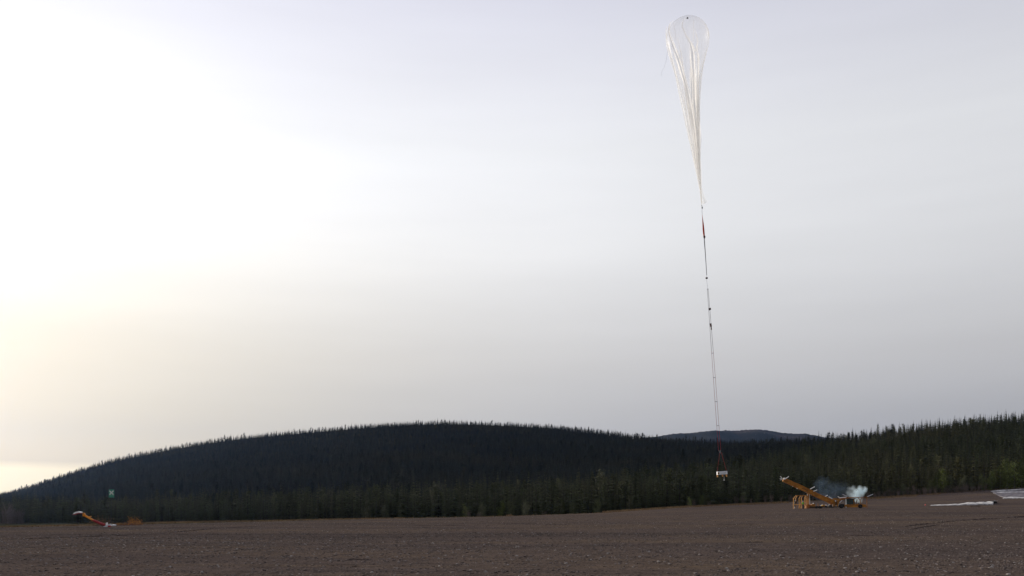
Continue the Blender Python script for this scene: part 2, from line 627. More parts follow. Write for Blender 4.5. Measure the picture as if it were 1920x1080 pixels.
# distant bare-topped fell
def far_hill():
    px = np.array([700, 900, 1050, 1180, 1220, 1260, 1300, 1330, 1350, 1372, 1400, 1420, 1460, 1500, 1540, 1580, 1700, 1900, 2150.])
    py = np.array([905, 875, 846, 826, 820.5, 816, 811.5, 808.3, 809, 808.2, 806.6, 807.8, 812, 816, 820, 825, 845, 875, 905.])
    D = 6000.
    n, mrow = 420, 60
    us = np.linspace((700 - CX) / F, (2150 - CX) / F, n)
    top = (HZ - np.interp(us, (px - CX) / F, py)) / F * D + EYE
    top = _smooth(top, 3) + rng.normal(0, 1.6, n)
    vs, fs = [], []
    for j in range(mrow):
        t = j / (mrow - 1)                       # 0 foot towards us, .7 crest, 1 behind
        Y = D - 1500 + 2100 * t
        h = np.sin(min(t / .72, 1) * math.pi / 2) ** 1.5 if t < .72 else 1 - ((t - .72) / .28) ** 1.5 * .6
        X = us * D * (1 + (t - .72) * .12)
        z = top * h * (1 + 0 * us) - 12 * (1 - h) + 9 * h * (1 - min(1, abs(t - .72) * 8) if abs(t - .72) < .06 else 1) * np.sin(us * 90 + t * 17) * np.cos(us * 41 - t * 31) * (0 if abs(t - .72) < .03 else 1)
        vs += list(zip(X, np.full(n, Y), z))
    for j in range(mrow - 1):
        for i in range(n - 1):
            k = j * n + i
            fs.append((k, k + 1, k + n + 1, k + n))
    m = bpy.data.materials.new('distant_fell_heath')
    m.use_nodes = True
    N, L, M = new_nodes(m.node_tree)
    out = N('ShaderNodeOutputMaterial')
    b = N('ShaderNodeBsdfPrincipled')
    b.inputs['Roughness'].default_value = .95
    b.inputs['Specular IOR Level'].default_value = .05
    tc = N('ShaderNodeTexCoord')
    n1 = N('ShaderNodeTexNoise')
    n1.inputs['Scale'].default_value = .004
    n1.inputs['Detail'].default_value = 8
    n1.inputs['Roughness'].default_value = .65
    L(tc.outputs['Object'], n1.inputs['Vector'])
    n2 = N('ShaderNodeTexNoise')
    n2.inputs['Scale'].default_value = .025
    n2.inputs['Detail'].default_value = 4
    L(tc.outputs['Object'], n2.inputs['Vector'])
    c = ramp(N, L, n1.outputs[0], [(.3, (.009, .014, .014)), (.48, (.016, .019, .018)), (.56, (.032, .026, .025)), (.7, (.046, .036, .032))])
    c = mixc(N, L, M('MULTIPLY', M('SUBTRACT', n2.outputs[0], .68), 9.0, clamp=True), c, (.17, .17, .17))
    L(c, b.inputs['Base Color'])
    L(b.outputs[0], out.inputs['Surface'])
    o = mesh_obj('hill', vs, fs, m, smooth=True)
    tag(o, kind='structure')


far_hill()


# ------------------------------------------------------------------ trees
def spruce_mesh(seed, h, w, levels, nb, scraggy=.2):
    r = random.Random(seed)
    t = MB()
    lean = (r.uniform(-.15, .15), r.uniform(-.15, .15))
    t.tube([(0, 0, -.5), (lean[0] * .4, lean[1] * .4, h * .5), (lean[0], lean[1], h)], [.16, .10, .015], 5)
    c = MB()
    for i in range(levels):
        q = (i + r.uniform(-.3, .3)) / levels
        z = h * (.05 + .94 * q)
        rad = w * (1 - q) ** .78 * (.55 + .45 * min(1, q / .12)) * r.uniform(1 - scraggy * 1.6, 1 + scraggy) + .07
        n = nb if q < .8 else max(4, nb - 3)
        a0 = r.uniform(0, 6.28)
        for k in range(n):
            if r.random() < scraggy * .5:
                continue
            a = a0 + 6.283 * k / n + r.uniform(-.3, .3)
            ln = rad * r.uniform(.65, 1.2)
            dx, dy = math.cos(a), math.sin(a)
            wd = ln * .30 + .05
            dr = ln * r.uniform(.22, .5)
            zz = z + r.uniform(-.15, .15)
            lx, ly = lean[0] * q, lean[1] * q
            m = .5
            vs = [(lx, ly, zz + .10), (lx + dx * ln * m, ly + dy * ln * m, zz - dr * .35),
                  (lx + dx * ln * m - dy * wd, ly + dy * ln * m + dx * wd, zz - dr * .55 - .08),
                  (lx + dx * ln * m + dy * wd, ly + dy * ln * m - dx * wd, zz - dr * .55 - .08),
                  (lx + dx * ln, ly + dy * ln, zz - dr * .8), (lx + dx * ln * .62, ly + dy * ln * .62, zz - dr - .28 * min(1, ln))]
            c.add(vs, [(0, 2, 1), (0, 1, 3), (1, 2, 4), (1, 4, 3), (1, 5, 4)])
    # leader
    c.add([(lean[0], lean[1], h + .25), (lean[0] - .08, lean[1], h - .5), (lean[0] + .08, lean[1] + .03, h - .5), (lean[0], lean[1] + .09, h - .5)], [(0, 1, 2), (0, 2, 3), (0, 3, 1)])
    return t, c


def leaf_mesh(seed, h, rx, z0, nleaf, size, narrow=1.0, bark_r=.09, nlimb=9):
    """broad-leaved tree: tapered trunk with limbs, leaves bunched around the limb ends"""
    r = random.Random(seed)
    t, c = MB(), MB()
    t.tube([(0, 0, -.4), (r.uniform(-.1, .1), r.uniform(-.1, .1), h * .45), (r.uniform(-.2, .2), r.uniform(-.2, .2), h * .93)], [bark_r, bark_r * .65, .015], 5)
    cl = []
    for k in range(nlimb):
        q = z0 + (1 - z0) * (k + r.random()) / nlimb
        a = r.uniform(0, 6.28)
        reach = rx * (1 - abs(q - .5) * .9) * r.uniform(.5, 1.1)
        s = Vector((0, 0, h * (q - .16)))
        e = Vector((math.cos(a) * reach, math.sin(a) * reach, h * q))
        t.tube([s, (s + e) / 2 + Vector((0, 0, .1)), e], [bark_r * .35, bark_r * .22, .008], 3)
        cl.append((e, rx * r.uniform(.35, .6)))
        cl.append(((s + e) / 2 + Vector((0, 0, h * .05)), rx * r.uniform(.25, .45)))
    for i in range(nleaf):
        e, rr = cl[r.randrange(len(cl))]
        p = e + Vector((r.gauss(0, rr * .55), r.gauss(0, rr * .55), r.gauss(0, rr * .8)))
        u = Vector((r.gauss(0, 1), r.gauss(0, 1), r.gauss(0, 1))).normalized()
        v = u.orthogonal().normalized()
        s = size * r.uniform(.6, 1.4)
        c.add([p - u * s, p + v * s * .5 * narrow, p + u * s, p - v * s * .5 * narrow], [(0, 1, 2, 3)])
    return t, c


def shrub_mesh(seed, h, w, n):
    r = random.Random(seed)
    t = MB()
    for k in range(n):
        a = r.uniform(0, 6.28)
        b = Vector((r.gauss(0, w * .18), r.gauss(0, w * .18), -.1))
        e = Vector((math.cos(a) * w * r.uniform(.1, .6), math.sin(a) * w * r.uniform(.1, .6), h * r.uniform(.5, 1.05)))
        m = (b + e) / 2 + Vector((r.gauss(0, .08), r.gauss(0, .08), .15 * h))
        t.tube([b, m, e], [.022, .015, .006], 3, False)
        for j in range(3):
            s = m.lerp(e, r.uniform(0, .8))
            t.tube([s, s + Vector((r.gauss(0, .18 * w), r.gauss(0, .18 * w), r.uniform(.1, .4) * h * .6))], [.012, .005], 3, False)
    return t


def data(mb, name, mats, smooth=False):
    me = bpy.data.meshes.new(name)
    me.from_pydata(mb.v, [], mb.f)
    for m in (mats if isinstance(mats, (list, tuple)) else [mats]):
        me.materials.append(m)
    me.update()
    return me


def joined(t, c, name, mt, mc):
    me = bpy.data.meshes.new(name)
    o = len(t.v)
    me.from_pydata(t.v + c.v, [], t.f + [tuple(i + o for i in f) for f in c.f])
    me.materials.append(mt)
    me.materials.append(mc)
    me.polygons.foreach_set('material_index', [0] * len(t.f) + [1] * len(c.f))
    me.update()
    return me


SPR = [spruce_mesh(s, h, w, lv, nb, sc) for s, h, w, lv, nb, sc in
       ((1, 12, 1.55, 17, 7, .2), (2, 12, 1.9, 17, 8, .25), (3, 12, 1.25, 18, 6, .3), (4, 12, 1.7, 16, 7, .35), (5, 12, 1.1, 17, 6, .45), (6, 12, 1.45, 18, 7, .15))]
PINE = [leaf_mesh(s, 11.5, 1.6, .42, 420, .30, .8, .14, 11) for s in (11, 12)]
SNAG = MB()
SNAG.tube([(0, 0, -.5), (.05, 0, 7), (.12, .05, 13)], [.15, .1, .02], 4)
for k in range(14):
    q = rnd.uniform(.35, .98)
    a_ = rnd.uniform(0, 6.28)
    SNAG.tube([(.05, 0, 13 * q), (.05 + math.cos(a_) * .7 * (1.1 - q), math.sin(a_) * .7 * (1.1 - q), 13 * q - .15)], [.03, .01], 3, False)


# ---- scatter on points with geometry nodes (only for uncountable stuff)
def scatter(name, pts, rotz, scl, idx, meshes, kind='stuff', tilt=None):
    src = bpy.data.collections.new(name + '_kinds')
    for k, me in enumerate(meshes):
        o = bpy.data.objects.new('%s_kind_%02d' % (name, k), me)
        src.objects.link(o)
    me = bpy.data.meshes.new(name)
    me.from_pydata([tuple(p) for p in pts], [], [])
    n = len(pts)
    at = me.attributes.new('srot', 'FLOAT_VECTOR', 'POINT')
    rv = np.zeros((n, 3), np.float32)
    rv[:, 2] = rotz
    if tilt is not None:
        rv[:, 0:2] = tilt
    at.data.foreach_set('vector', rv.ravel())
    at = me.attributes.new('sscl', 'FLOAT_VECTOR', 'POINT')
    at.data.foreach_set('vector', np.asarray(scl, np.float32).ravel())
    at = me.attributes.new('sidx', 'INT', 'POINT')
    at.data.foreach_set('value', np.asarray(idx, np.int32))
    ob = bpy.data.objects.new(name, me)
    COL.objects.link(ob)
    ng = bpy.data.node_groups.new(name + '_scatter', 'GeometryNodeTree')
    ng.interface.new_socket('Geometry', in_out='INPUT', socket_type='NodeSocketGeometry')
    ng.interface.new_socket('Geometry', in_out='OUTPUT', socket_type='NodeSocketGeometry')
    nn = ng.nodes
    gi, go = nn.new('NodeGroupInput'), nn.new('NodeGroupOutput')
    ci = nn.new('GeometryNodeCollectionInfo')
    ci.inputs['Collection'].default_value = src
    ci.inputs['Separate Children'].default_value = True
    ci.inputs['Reset Children'].default_value = True
    ip = nn.new('GeometryNodeInstanceOnPoints')
    ip.inputs['Pick Instance'].default_value = True

    def attr(nm, t):
        x = nn.new('GeometryNodeInputNamedAttribute')
        x.data_type = t
        x.inputs['Name'].default_value = nm
        return x.outputs['Attribute']
    lk = ng.links.new
    lk(gi.outputs[0], ip.inputs['Points'])
    lk(ci.outputs[0], ip.inputs['Instance'])
    lk(attr('sidx', 'INT'), ip.inputs['Instance Index'])
    e2r = nn.new('FunctionNodeEulerToRotation')
    lk(attr('srot', 'FLOAT_VECTOR'), e2r.inputs[0])
    lk(e2r.outputs[0], ip.inputs['Rotation'])
    lk(attr('sscl', 'FLOAT_VECTOR'), ip.inputs['Scale'])
    lk(ip.outputs[0], go.inputs[0])
    md = ob.modifiers.new('scatter', 'NODES')
    md.node_group = ng
    tag(ob, kind=kind)
    return ob


# ---- forest positions
pts = []
Y = 300.0
while Y < 1425:
    sp = 3.4 + Y / 980
    um = .74
    xs = np.arange(-um * Y, um * Y, sp)
    x = xs + rng.uniform(-.45, .45, len(xs)) * sp
    yv = Y + rng.uniform(-.5, .5, len(xs)) * sp
    pts.append(np.stack([x, yv], 1))
    Y += sp * .92
pts = np.concatenate(pts)
u = pts[:, 0] / pts[:, 1]
keep = (pts[:, 1] > forest_start(u)) & (pts[:, 1] < ridge(u) + 14)
pts = pts[keep]
u = pts[:, 0] / pts[:, 1]
front = pts[:, 1] - forest_start(u)
size = rng.normal(1.0, .2, len(pts)).clip(.45, 1.55) * (1 + .12 * wob(pts[:, 0], pts[:, 1], 40, 2.0))
size *= np.interp(u, [-.6, -.3, .2, .45], [.88, .95, .97, .97]) * np.interp(pts[:, 1], [350, 700, 1400], [1, .82, .62])
# young trees in the first metres of the edge
size *= np.where(front < 7, rng.uniform(.55, .95, len(pts)), 1)
wid = rng.normal(1.05, .2, len(pts)).clip(.65, 1.6)
ptz = height(pts[:, 0], pts[:, 1]) - .1
kindi = rng.choice(9, len(pts), p=[.2, .16, .15, .16, .1, .15, .036, .036, .008])
order = np.argsort(front + np.where(np.abs(u) > .555, 1e4, 0) + np.where(kindi > 5, 1e4, 0))
near = order[:290]
isnear = np.zeros(len(pts), bool)
isnear[near] = True

trunk_d = [data(t, 'trunk', BARK) for t, c in SPR]
crown_d = [data(c, 'crown', NEEDLE) for t, c in SPR]


ZONES = [(135, 'behind the gravel left of the slanted boom'), (200, 'behind the slanted red boom'), (260, 'behind the green sign and autumn bush'),
         (400, 'right of the autumn bush'), (560, 'below the left flank of the broad hill'), (720, 'below the left shoulder of the broad hill'), (860, 'below the summit of the broad hill'),
         (1000, 'just right of the broad hill summit'), (1160, 'below the right flank of the broad hill'), (1270, 'below the dip beside the distant fell'), (1340, 'just left of the hanging payload'),
         (1430, 'between the hanging payload and the boom tip'), (1500, 'behind the tip of the orange boom'), (1570, 'behind the raised orange boom'), (1640, 'behind the smoking tractor'),
         (1740, 'between the tractor and the white sheet roll'), (1850, 'behind the white sheet roll'), (9999, 'behind the layered grey ground sheet')]


def zone(px, size):
    kind = 'short young' if size < .72 else ('tall' if size > 1.02 else 'medium-sized')
    return '%s dark spruce at the forest edge %s' % (kind, next(z for lim, z in ZONES if px < lim))


def plant_tree(name, x, y, z, rz, sx, sz, tr, cr, label, cat, group):
    e = empty(name, (x, y, z), label, cat, group)
    e.rotation_euler.z = rz
    e.scale = (sx, sx, sz)
    for nm, d in (('trunk', tr), ('crown', cr)):
        if d is None:
            continue
        o = bpy.data.objects.new(nm, d)
        COL.objects.link(o)
        o.parent = e
    return e


for i in near:
    k = int(kindi[i])
    px = u[i] * F + CX
    plant_tree('spruce_tree', pts[i, 0], pts[i, 1], ptz[i], rng.uniform(0, 6.28), size[i] * wid[i], size[i], trunk_d[k], crown_d[k],
               zone(px, size[i]), 'spruce', 'spruces along the forest edge')

far = ~isnear
BARK_FAR = mat('dark_forest_bark', (.015, .013, .012), .9, .3, 4, rand=.3)
kinds = []
for nm_ in (NEEDLE, NEEDLE_FAR):          # plain trees olive; hill spruces darker, haze blue put into their needles
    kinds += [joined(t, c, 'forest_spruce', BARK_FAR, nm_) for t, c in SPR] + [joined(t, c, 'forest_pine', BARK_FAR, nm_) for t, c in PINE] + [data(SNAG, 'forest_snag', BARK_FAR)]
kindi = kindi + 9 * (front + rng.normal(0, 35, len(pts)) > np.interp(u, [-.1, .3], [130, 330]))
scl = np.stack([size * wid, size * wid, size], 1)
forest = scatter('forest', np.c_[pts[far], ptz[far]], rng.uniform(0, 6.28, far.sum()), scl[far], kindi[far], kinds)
tag(forest, 'dark spruce forest covering the hills behind the gravel field', 'forest')

# ---- birches and young broad-leaved trees along the edge
BIR = [leaf_mesh(s, 7, 1.7, .10, 1500, .17, .8, .06, 14) for s in (21, 22, 23)]
bt = [data(t, 'trunk', BIRCHBARK) for t, c in BIR]
bc = [data(c, 'crown', BIRCHLEAF) for t, c in BIR]
bo = [data(c, 'crown', OLIVELEAF) for t, c in BIR]


def at_edge(px, dd):
    uu = (px - CX) / F
    Yv = float(forest_start(uu)) + dd
    X = uu * Yv
    return X, Yv, gz(X, Yv) - .05


for k, (px, dd, s, lf) in enumerate([(1842, -3, .95, 0), (1860, -2, 1.15, 0), (1876, -4, 1.35, 0), (1889, -1, 1.75, 0), (1902, -3, 1.55, 0), (1916, -2, 1.8, 0), (1931, -3, 1.6, 0),
                                     (1822, -2, .8, 1), (1806, -3, .9, 1), (1757, -3, 1.25, 0), (1768, -2, 1.4, 0), (1781, -3, 1.0, 1), (1744, -2, .85, 1),
                                     (1649, -3, .8, 1), (1667, -2, .7, 1), (1694, -3, .75, 1)]):
    x, y, z = at_edge(px, dd)
    if px > 1835:
        lab = 'yellow-green birch in the bright clump beyond the layered grey sheets'
    elif px > 1735:
        lab = 'olive-green birch at the forest edge beyond the long white roll'
    else:
        lab = 'low olive birch between the smoking tractor and the white sheets'
    plant_tree('birch_tree', x, y, z, k * 1.7, s * 1.05, s, bt[k % 3], (bo if lf else bc)[k % 3], lab, 'birch', 'birches along the forest edge')
for k, (px, dd, s, lf) in enumerate([(1293, -6, .55, 0), (1316, -8, .6, 0), (872, -4, .75, 0), (905, -5, .8, 1), (940, -3, .9, 0), (958, -5, .8, 1), (985, -4, .85, 1), (1052, -3, .9, 1), (1075, -5, .7, 1),
                                     (1120, -4, .8, 1), (1180, -3, .85, 1), (1395, -3, .7, 1), (1420, -5, .6, 1), (690, -4, .8, 1), (720, -3, .7, 1)]):
    x, y, z = at_edge(px, dd)
    if px > 1280:
        lab = 'small yellowish broad-leaved tree at the field edge below the hanging payload'
    else:
        lab = 'small olive broad-leaved tree at the field edge below the broad dark hill'
    plant_tree('young_birch', x, y, z, k * 2.3, s, s, bt[k % 3], (bo if lf else bc)[k % 3], lab, 'birch', 'young trees along the field edge')

# ---- bare shrubs
SHR = [data(shrub_mesh(s, 3.2, 2.0, 34), 'bare_shrub', TWIG) for s in (31, 32, 33)]
spx = [4, 10, 16, 22, 27, 33, 40, 1466, 1478, 1490, 1512, 1530, 1548, 1566, 1580, 1630, 1642, 1656, 1672, 1684, 1700, 1712, 1726, 1738, 1752, 1770, 1790, 1805, 1826,
       *range(1486, 1640, 7), *range(1640, 1850, 6),
       880, 892, 898, 1005, 1020, 1290, 1300, 1330, 1380, 1392, 1405, 1432, 1445]
for k, px in enumerate(spx):
    x, y, z = at_edge(px + rng.uniform(-3, 3), rng.uniform(-9, -2))
    o = bpy.data.objects.new('bare_shrub', SHR[k % 3])
    COL.objects.link(o)
    o.location = (x, y, z)
    s = rng.uniform(.6, 1.15) if px > 100 else rng.uniform(1.9, 2.7)
    o.scale = (s, s, s * rng.uniform(.8, 1.2))
    o.rotation_euler.z = rng.uniform(0, 6.28)
    lab = '%s leafless grey-brown shrub at the forest edge %s' % ('big broad' if px < 100 else 'low' if o.scale.z < .75 else ('tall' if o.scale.z > 1.0 else 'middling'), next(z for lim, z in ZONES if px < lim))
    if px < 100:
        lab = 'big broad leafless shrub in the clump at the far left edge of the field'
    tag(o, lab, 'shrub', 'bare shrubs along the field edge')

# ---- dry grass along the far edge of the gravel (one mass)
gmb = MB()
for (p0, p1, dens, hh, spread) in [(480, 760, 900, .22, 3), (760, 1180, 300, .25, 4), (1130, 1300, 1500, .5, 9), (1300, 1480, 1600, .45, 12), (1480, 1660, 500, .4, 8), (1630, 1720, 900, .5, 9), (1720, 1900, 350, .4, 6),
                                   (-40, 480, 2200, .20, 2.2), (950, 960, 60, .5, 4), (1735, 1765, 220, .35, 8)]:
    for k in range(dens):
        px = rng.uniform(p0, p1)
        uu = (px - CX) / F
        Yv = float(np.interp(px, T_PX, T_E)) - abs(rng.normal(0, spread)) + 3
        X = uu * Yv
        z = gz(X, Yv)
        h = hh * rng.uniform(.5, 1.4)
        for b in range(3):
            a = rng.uniform(0, 6.28)
            ex, ey = rng.normal(0, .22, 2)
            w_ = .05
            gmb.add([(X + math.cos(a) * w_, Yv + math.sin(a) * w_, z - .03), (X - math.cos(a) * w_, Yv - math.sin(a) * w_, z - .03), (X + ex, Yv + ey, z + h)], [(0, 1, 2)])
o = gmb.build('dry_grass', STRAW)
tag(o, 'dry straw-coloured grass along the far edge of the gravel field', 'grass', kind='stuff')


# ------------------------------------------------------------------ gravel stones (uncountable)
def stone(seed):
    r = random.Random(seed)
    b = MB()
    b.ball((0, 0, .25), (1, .8, .6), 6, 4)
    b.v = [(x * r.uniform(.7, 1.2), y * r.uniform(.7, 1.2), z * r.uniform(.75, 1.2)) for x, y, z in b.v]
    return b


def stone_mat():
    m = bpy.data.materials.new('gravel_stone')
    m.use_nodes = True
    N, L, M = new_nodes(m.node_tree)
    out = N('ShaderNodeOutputMaterial')
    b = N('ShaderNodeBsdfPrincipled')
    b.inputs['Roughness'].default_value = .85
    b.inputs['Specular IOR Level'].default_value = .06
    oi = N('ShaderNodeNewGeometry')
    c = ramp(N, L, oi.outputs['Random Per Island'], [(0, (.055, .044, .039)), (.4, (.105, .084, .074)), (.75, (.155, .127, .112)), (.94, (.24, .205, .185)), (.98, (.34, .32, .30)), (1, (.62, .60, .58))])
    # bands of paler, strawy and of darker, damp stone
    mp = N('ShaderNodeMapping')
    mp.inputs['Scale'].default_value = (.22, 1.7, 1)
    L(oi.outputs['Position'], mp.inputs[0])
    n1 = N('ShaderNodeTexNoise')
    n1.inputs['Scale'].default_value = .06
    n1.inputs['Detail'].default_value = 7
    n1.inputs['Roughness'].default_value = .68
    n1.inputs['Distortion'].default_value = .8
    L(mp.outputs[0], n1.inputs['Vector'])
    c = mixc(N, L, 1.0, c, ramp(N, L, n1.outputs[0], [(.38, (.64, .65, .67)), (.47, (.94, .94, .95)), (.54, (1.0, 1.0, 1.0)), (.64, (1.35, 1.26, 1.06))]), 'MULTIPLY')
    L(c, b.inputs['Base Color'])
    L(b.outputs[0], out.inputs['Surface'])
    return m


STONE = stone_mat()


def stone_patch(seed, count, half):
    r = random.Random(seed)
    b = MB()
    for k in range(count):
        sz = min(.06, max(.008, r.lognormvariate(-4.1, .55)))
        q = MB()
        q.ball((0, 0, 0), (1, .85, .48), 5, 3)
        a = r.uniform(0, 6.28)
        x0, y0 = r.uniform(-half, half), r.uniform(-half, half)
        ca, sa = math.cos(a), math.sin(a)
        vv = []
        for x, y, z in q.v:
            x, y, z = x * r.uniform(.75, 1.2) * sz, y * r.uniform(.75, 1.2) * sz, z * r.uniform(.8, 1.2) * sz
            vv.append((x0 + ca * x - sa * y, y0 + sa * x + ca * y, z + sz * .2))
        b.add(vv, q.f)
    return b


patches = [data(stone_patch(s_, n_, .75), 'stone_patch', STONE) for s_, n_ in ((1, 105), (2, 80), (3, 52), (4, 92), (5, 34), (6, 130))]
pp_ = []
yv_ = 15.0
while yv_ < 240:
    st_ = 1.25 if yv_ < 60 else 1.9
    xs_ = np.arange(-.66 * yv_ - 2, .66 * yv_ + 2, st_)
    xs_ = xs_[rng.random(len(xs_)) < np.interp(yv_, [40, 110, 240], [1, .6, .05])]
    pp_.append(np.stack([xs_ + rng.uniform(-.3, .3, len(xs_)), np.full(len(xs_), yv_) + rng.uniform(-.3, .3, len(xs_))], 1))
    yv_ += st_
pp_ = np.concatenate(pp_)
pp_ = pp_[pp_[:, 1] < edge(pp_[:, 0]) + 2]
n = len(pp_)
ssc = np.repeat(rng.uniform(.85, 1.2, (n, 1)), 3, 1)
dens_ = wob(pp_[:, 0] / 3, pp_[:, 1], 4.0, .7) + rng.normal(0, .5, n)
pidx = np.array([4, 2, 1, 3, 0, 5])[np.clip(((dens_ + 1.2) / 2.4 * 6).astype(int), 0, 5)]
st = scatter('gravel_stones', np.c_[pp_, height(pp_[:, 0], pp_[:, 1]) - .004], rng.choice([0, 1.57, 3.14, 4.71], n), ssc, pidx, patches)
tag(st, 'loose brown and grey stones strewn over the near gravel', 'gravel')

# low tyre ridges thrown up in the gravel
rut = MB()
for (x0, y0, x1, y1, hgt) in [(1690, 988, 1800, 976, .10), (1790, 977, 1960, 967, .11), (1700, 994, 1760, 984, .07), (1480, 983, 1600, 980, .06), (1395, 1018, 1435, 1017, .05),
                              (930, 983, 1010, 982, .07), (1000, 985, 1075, 983, .06), (280, 1002, 420, 990, .06), (420, 990, 500, 986, .05), (0, 1012, 280, 1003, .05),
                              (1340, 984, 1420, 983, .05), (650, 1050, 700, 1049, .03), (1560, 1006, 1660, 1003, .05), (760, 986, 880, 985, .05)]:
    npt = 60
    ring = []
    for k in range(npt):
        t = k / (npt - 1)
        px = x0 + (x1 - x0) * t
        py = y0 + (y1 - y0) * t
        h_ = hit(px, py)
        w_ = .22 + .1 * math.sin(k * .9) + rng.uniform(-.05, .05)
        hh = .8 * hgt * rng.uniform(.1, 1.2) * min(1, 6 * t, 6 * (1 - t)) + .002
        jy = rng.uniform(-.12, .12)
        ring.append([(h_.x, h_.y + jy - w_, gz(h_.x, h_.y + jy - w_) - .02), (h_.x, h_.y + jy - w_ * .15, h_.z + hh), (h_.x, h_.y + jy + w_, gz(h_.x, h_.y + jy + w_) - .02)])
    vs = [p for r_ in ring for p in r_]
    fs = []
    for k in range(npt - 1):
        for q in range(2):
            a = k * 3 + q
            fs.append((a, a + 3, a + 4, a + 1))
    rut.add(vs, fs)
RUT = mat('damp_dark_gravel', (.045, .036, .032), .95, .35, 2.0, bump=.5, spec=0.0)
o = rut.build('gravel_ridges', RUT)
tag(o, 'low dark ridges of gravel thrown up along old tyre tracks', 'gravel', kind='stuff')

# ------------------------------------------------------------------ balloon
DB = 212.0
sB = DB / F
prof = np.array([[74, 1248.5, 1329.5], [84, 1249.5, 1328.7], [95, 1252, 1326.8], [112, 1257, 1323], [130, 1263, 1318.5], [150, 1269, 1315], [184, 1277, 1312.5], [213, 1284, 1312],
                 [240, 1288.5, 1311.5], [272, 1295, 1311.7], [313, 1304, 1313], [353, 1311.5, 1315.3], [385, 1315, 1316.4]])


def bal(yp):
    """centre px and radius px of the balloon ring whose middle lies at photo row yp"""
    if yp < 74:
        return 1289.0, 40.5 * math.sqrt(max(0, 1 - ((74 - yp) / 40.5) ** 2))
    l = np.interp(yp, prof[:, 0], prof[:, 1])
    r = np.interp(yp, prof[:, 0], prof[:, 2])
    return float((l + r) / 2), float((r - l) / 2)


base = P(1315.7, 385, DB)
balloon = empty('research_balloon', base, 'tall clear plastic research balloon, pear-shaped with gathered folds, rising over the field', 'balloon')
nseg = 168
yrow = [33.5 + 40.5 * (1 - math.cos(t)) for t in np.linspace(0.02, math.pi / 2, 26)] + list(np.linspace(76, 385, 84))
vs, fs = [], []
for q, yp in enumerate(yrow):
    c, r = bal(yp)
    A = float(np.interp(yp, [60, 85, 120, 200, 300, 385], [0, .03, .12, .34, .4, .3]))
    for k in range(nseg):
        th = 2 * math.pi * k / nseg
        ph = th + .0035 * (yp - 74)
        lob = .5 + .5 * math.cos(13 * ph + 1.1 * math.sin(2 * ph) + .4 * math.sin(5 * ph))
        lob = lob * .7 + .3 * (.5 + .5 * math.cos(29 * ph + 2 * math.sin(3 * ph)))
        rr = r * (1 - A * lob) * (1 + (.006 * math.cos(36 * th) if yp < 100 else 0))
        p = P(c + rr * math.cos(th), yp, DB)
        vs.append((p.x, p.y + rr * sB * math.sin(th), p.z))
for q in range(len(yrow) - 1):
    for k in range(nseg):
        k2 = (k + 1) % nseg
        fs.append((q * nseg + k, q * nseg + k2, (q + 1) * nseg + k2, (q + 1) * nseg + k))
mesh_obj('envelope', vs, fs, FILM, balloon, True)


def fold(pts, name='film_fold', side=-1, flat=.45, m=None):
    """gathered film lying on the inside of the envelope; pts (px, py, width px)"""
    pp = np.array(pts, float)
    s = np.r_[0, np.cumsum(np.hypot(np.diff(pp[:, 0]), np.diff(pp[:, 1])))]
    t = np.linspace(0, s[-1], max(24, int(s[-1] / 2.5)))
    X, Yp, W = (_smooth(np.interp(t, s, pp[:, i]), 2) for i in range(3))
    W = W * np.interp(Yp, [60, 100], [1.3, 1.6])
    nk = 17                                   # an open, finely pleated ribbon of film
    vs, fs = [], []
    for i in range(len(t)):
        c, r = bal(Yp[i] + 6 if Yp[i] < 110 else Yp[i])
        dx = min(abs(X[i] - c), r * .98)
        dep = side * math.sqrt(max(0, r * r - dx * dx)) * .9 * sB * (1 - .35 * min(1, max(0, (Yp[i] - 120) / 150)))
        Yd = DB + dep
        for k in range(nk):
            a = 2 * k / (nk - 1) - 1
            p = P(X[i] + W[i] / 2 * a * (1 + .12 * math.sin(i * .21 + k)), Yp[i], Yd)
            pl = W[i] * sB * (0.14 * math.cos(5.5 * a + .9 * math.sin(i * .11)) - .25 * a * a + .03 * math.sin(k * 2.2 + i * .3))
            vs.append((p.x, p.y - pl * flat * 2, p.z))
    for i in range(len(t) - 1):
        for k in range(nk - 1):
            fs.append((i * nk + k, i * nk + k + 1, (i + 1) * nk + k + 1, (i + 1) * nk + k))
    return mesh_obj(name, vs, fs, m or FOLD, balloon, True)


fold([(1263, 38, .8), (1257, 43, 1.6), (1254.5, 50, 2.4), (1254, 59, 2.6), (1257.5, 72, 3.2), (1264, 88, 5), (1270.5, 106, 6), (1275.5, 120, 6), (1279, 135, 6), (1285, 155, 5), (1291, 178, 5.5), (1298, 211, 6.5), (1302, 240, 6.5),
      (1307.5, 300, 4.5), (1313.2, 350, 2), (1315.5, 384, .9)])
fold([(1286, 33, .7), (1281, 37.5, 1.2), (1279, 48, 2), (1283.5, 60, 2.2), (1290, 72, 3.2), (1296, 82, 4), (1299, 99, 7), (1300, 120, 7), (1301.5, 155, 6), (1304, 200, 5.5), (1306.5, 240, 5), (1309.5, 300, 3.4), (1314, 350, 1.6), (1315.8, 384, .7)])
fold([(1302, 55, .8), (1307.5, 71, 1.6), (1308.5, 79, 2), (1307, 89, 2.2), (1308.5, 112, 2.6), (1308, 160, 3), (1309.5, 200, 2.6), (1310.6, 240, 2.2), (1311.5, 300, 1.6)])
fold([(1296, 81, 1), (1301, 86, 1.4), (1304, 98, 1.4), (1306, 86, 1.2), (1308, 79, .8)])
fold([(1251, 80, .8), (1256, 96, 1.6), (1261, 116, 2), (1267, 140, 2), (1275, 180, 1.8), (1287, 236, 1.8), (1303, 310, 1.4), (1312, 355, 1)])
fold([(1250, 50, .8), (1248.9, 62, 1.6), (1250.5, 76, 1.3), (1254, 88, .6)])
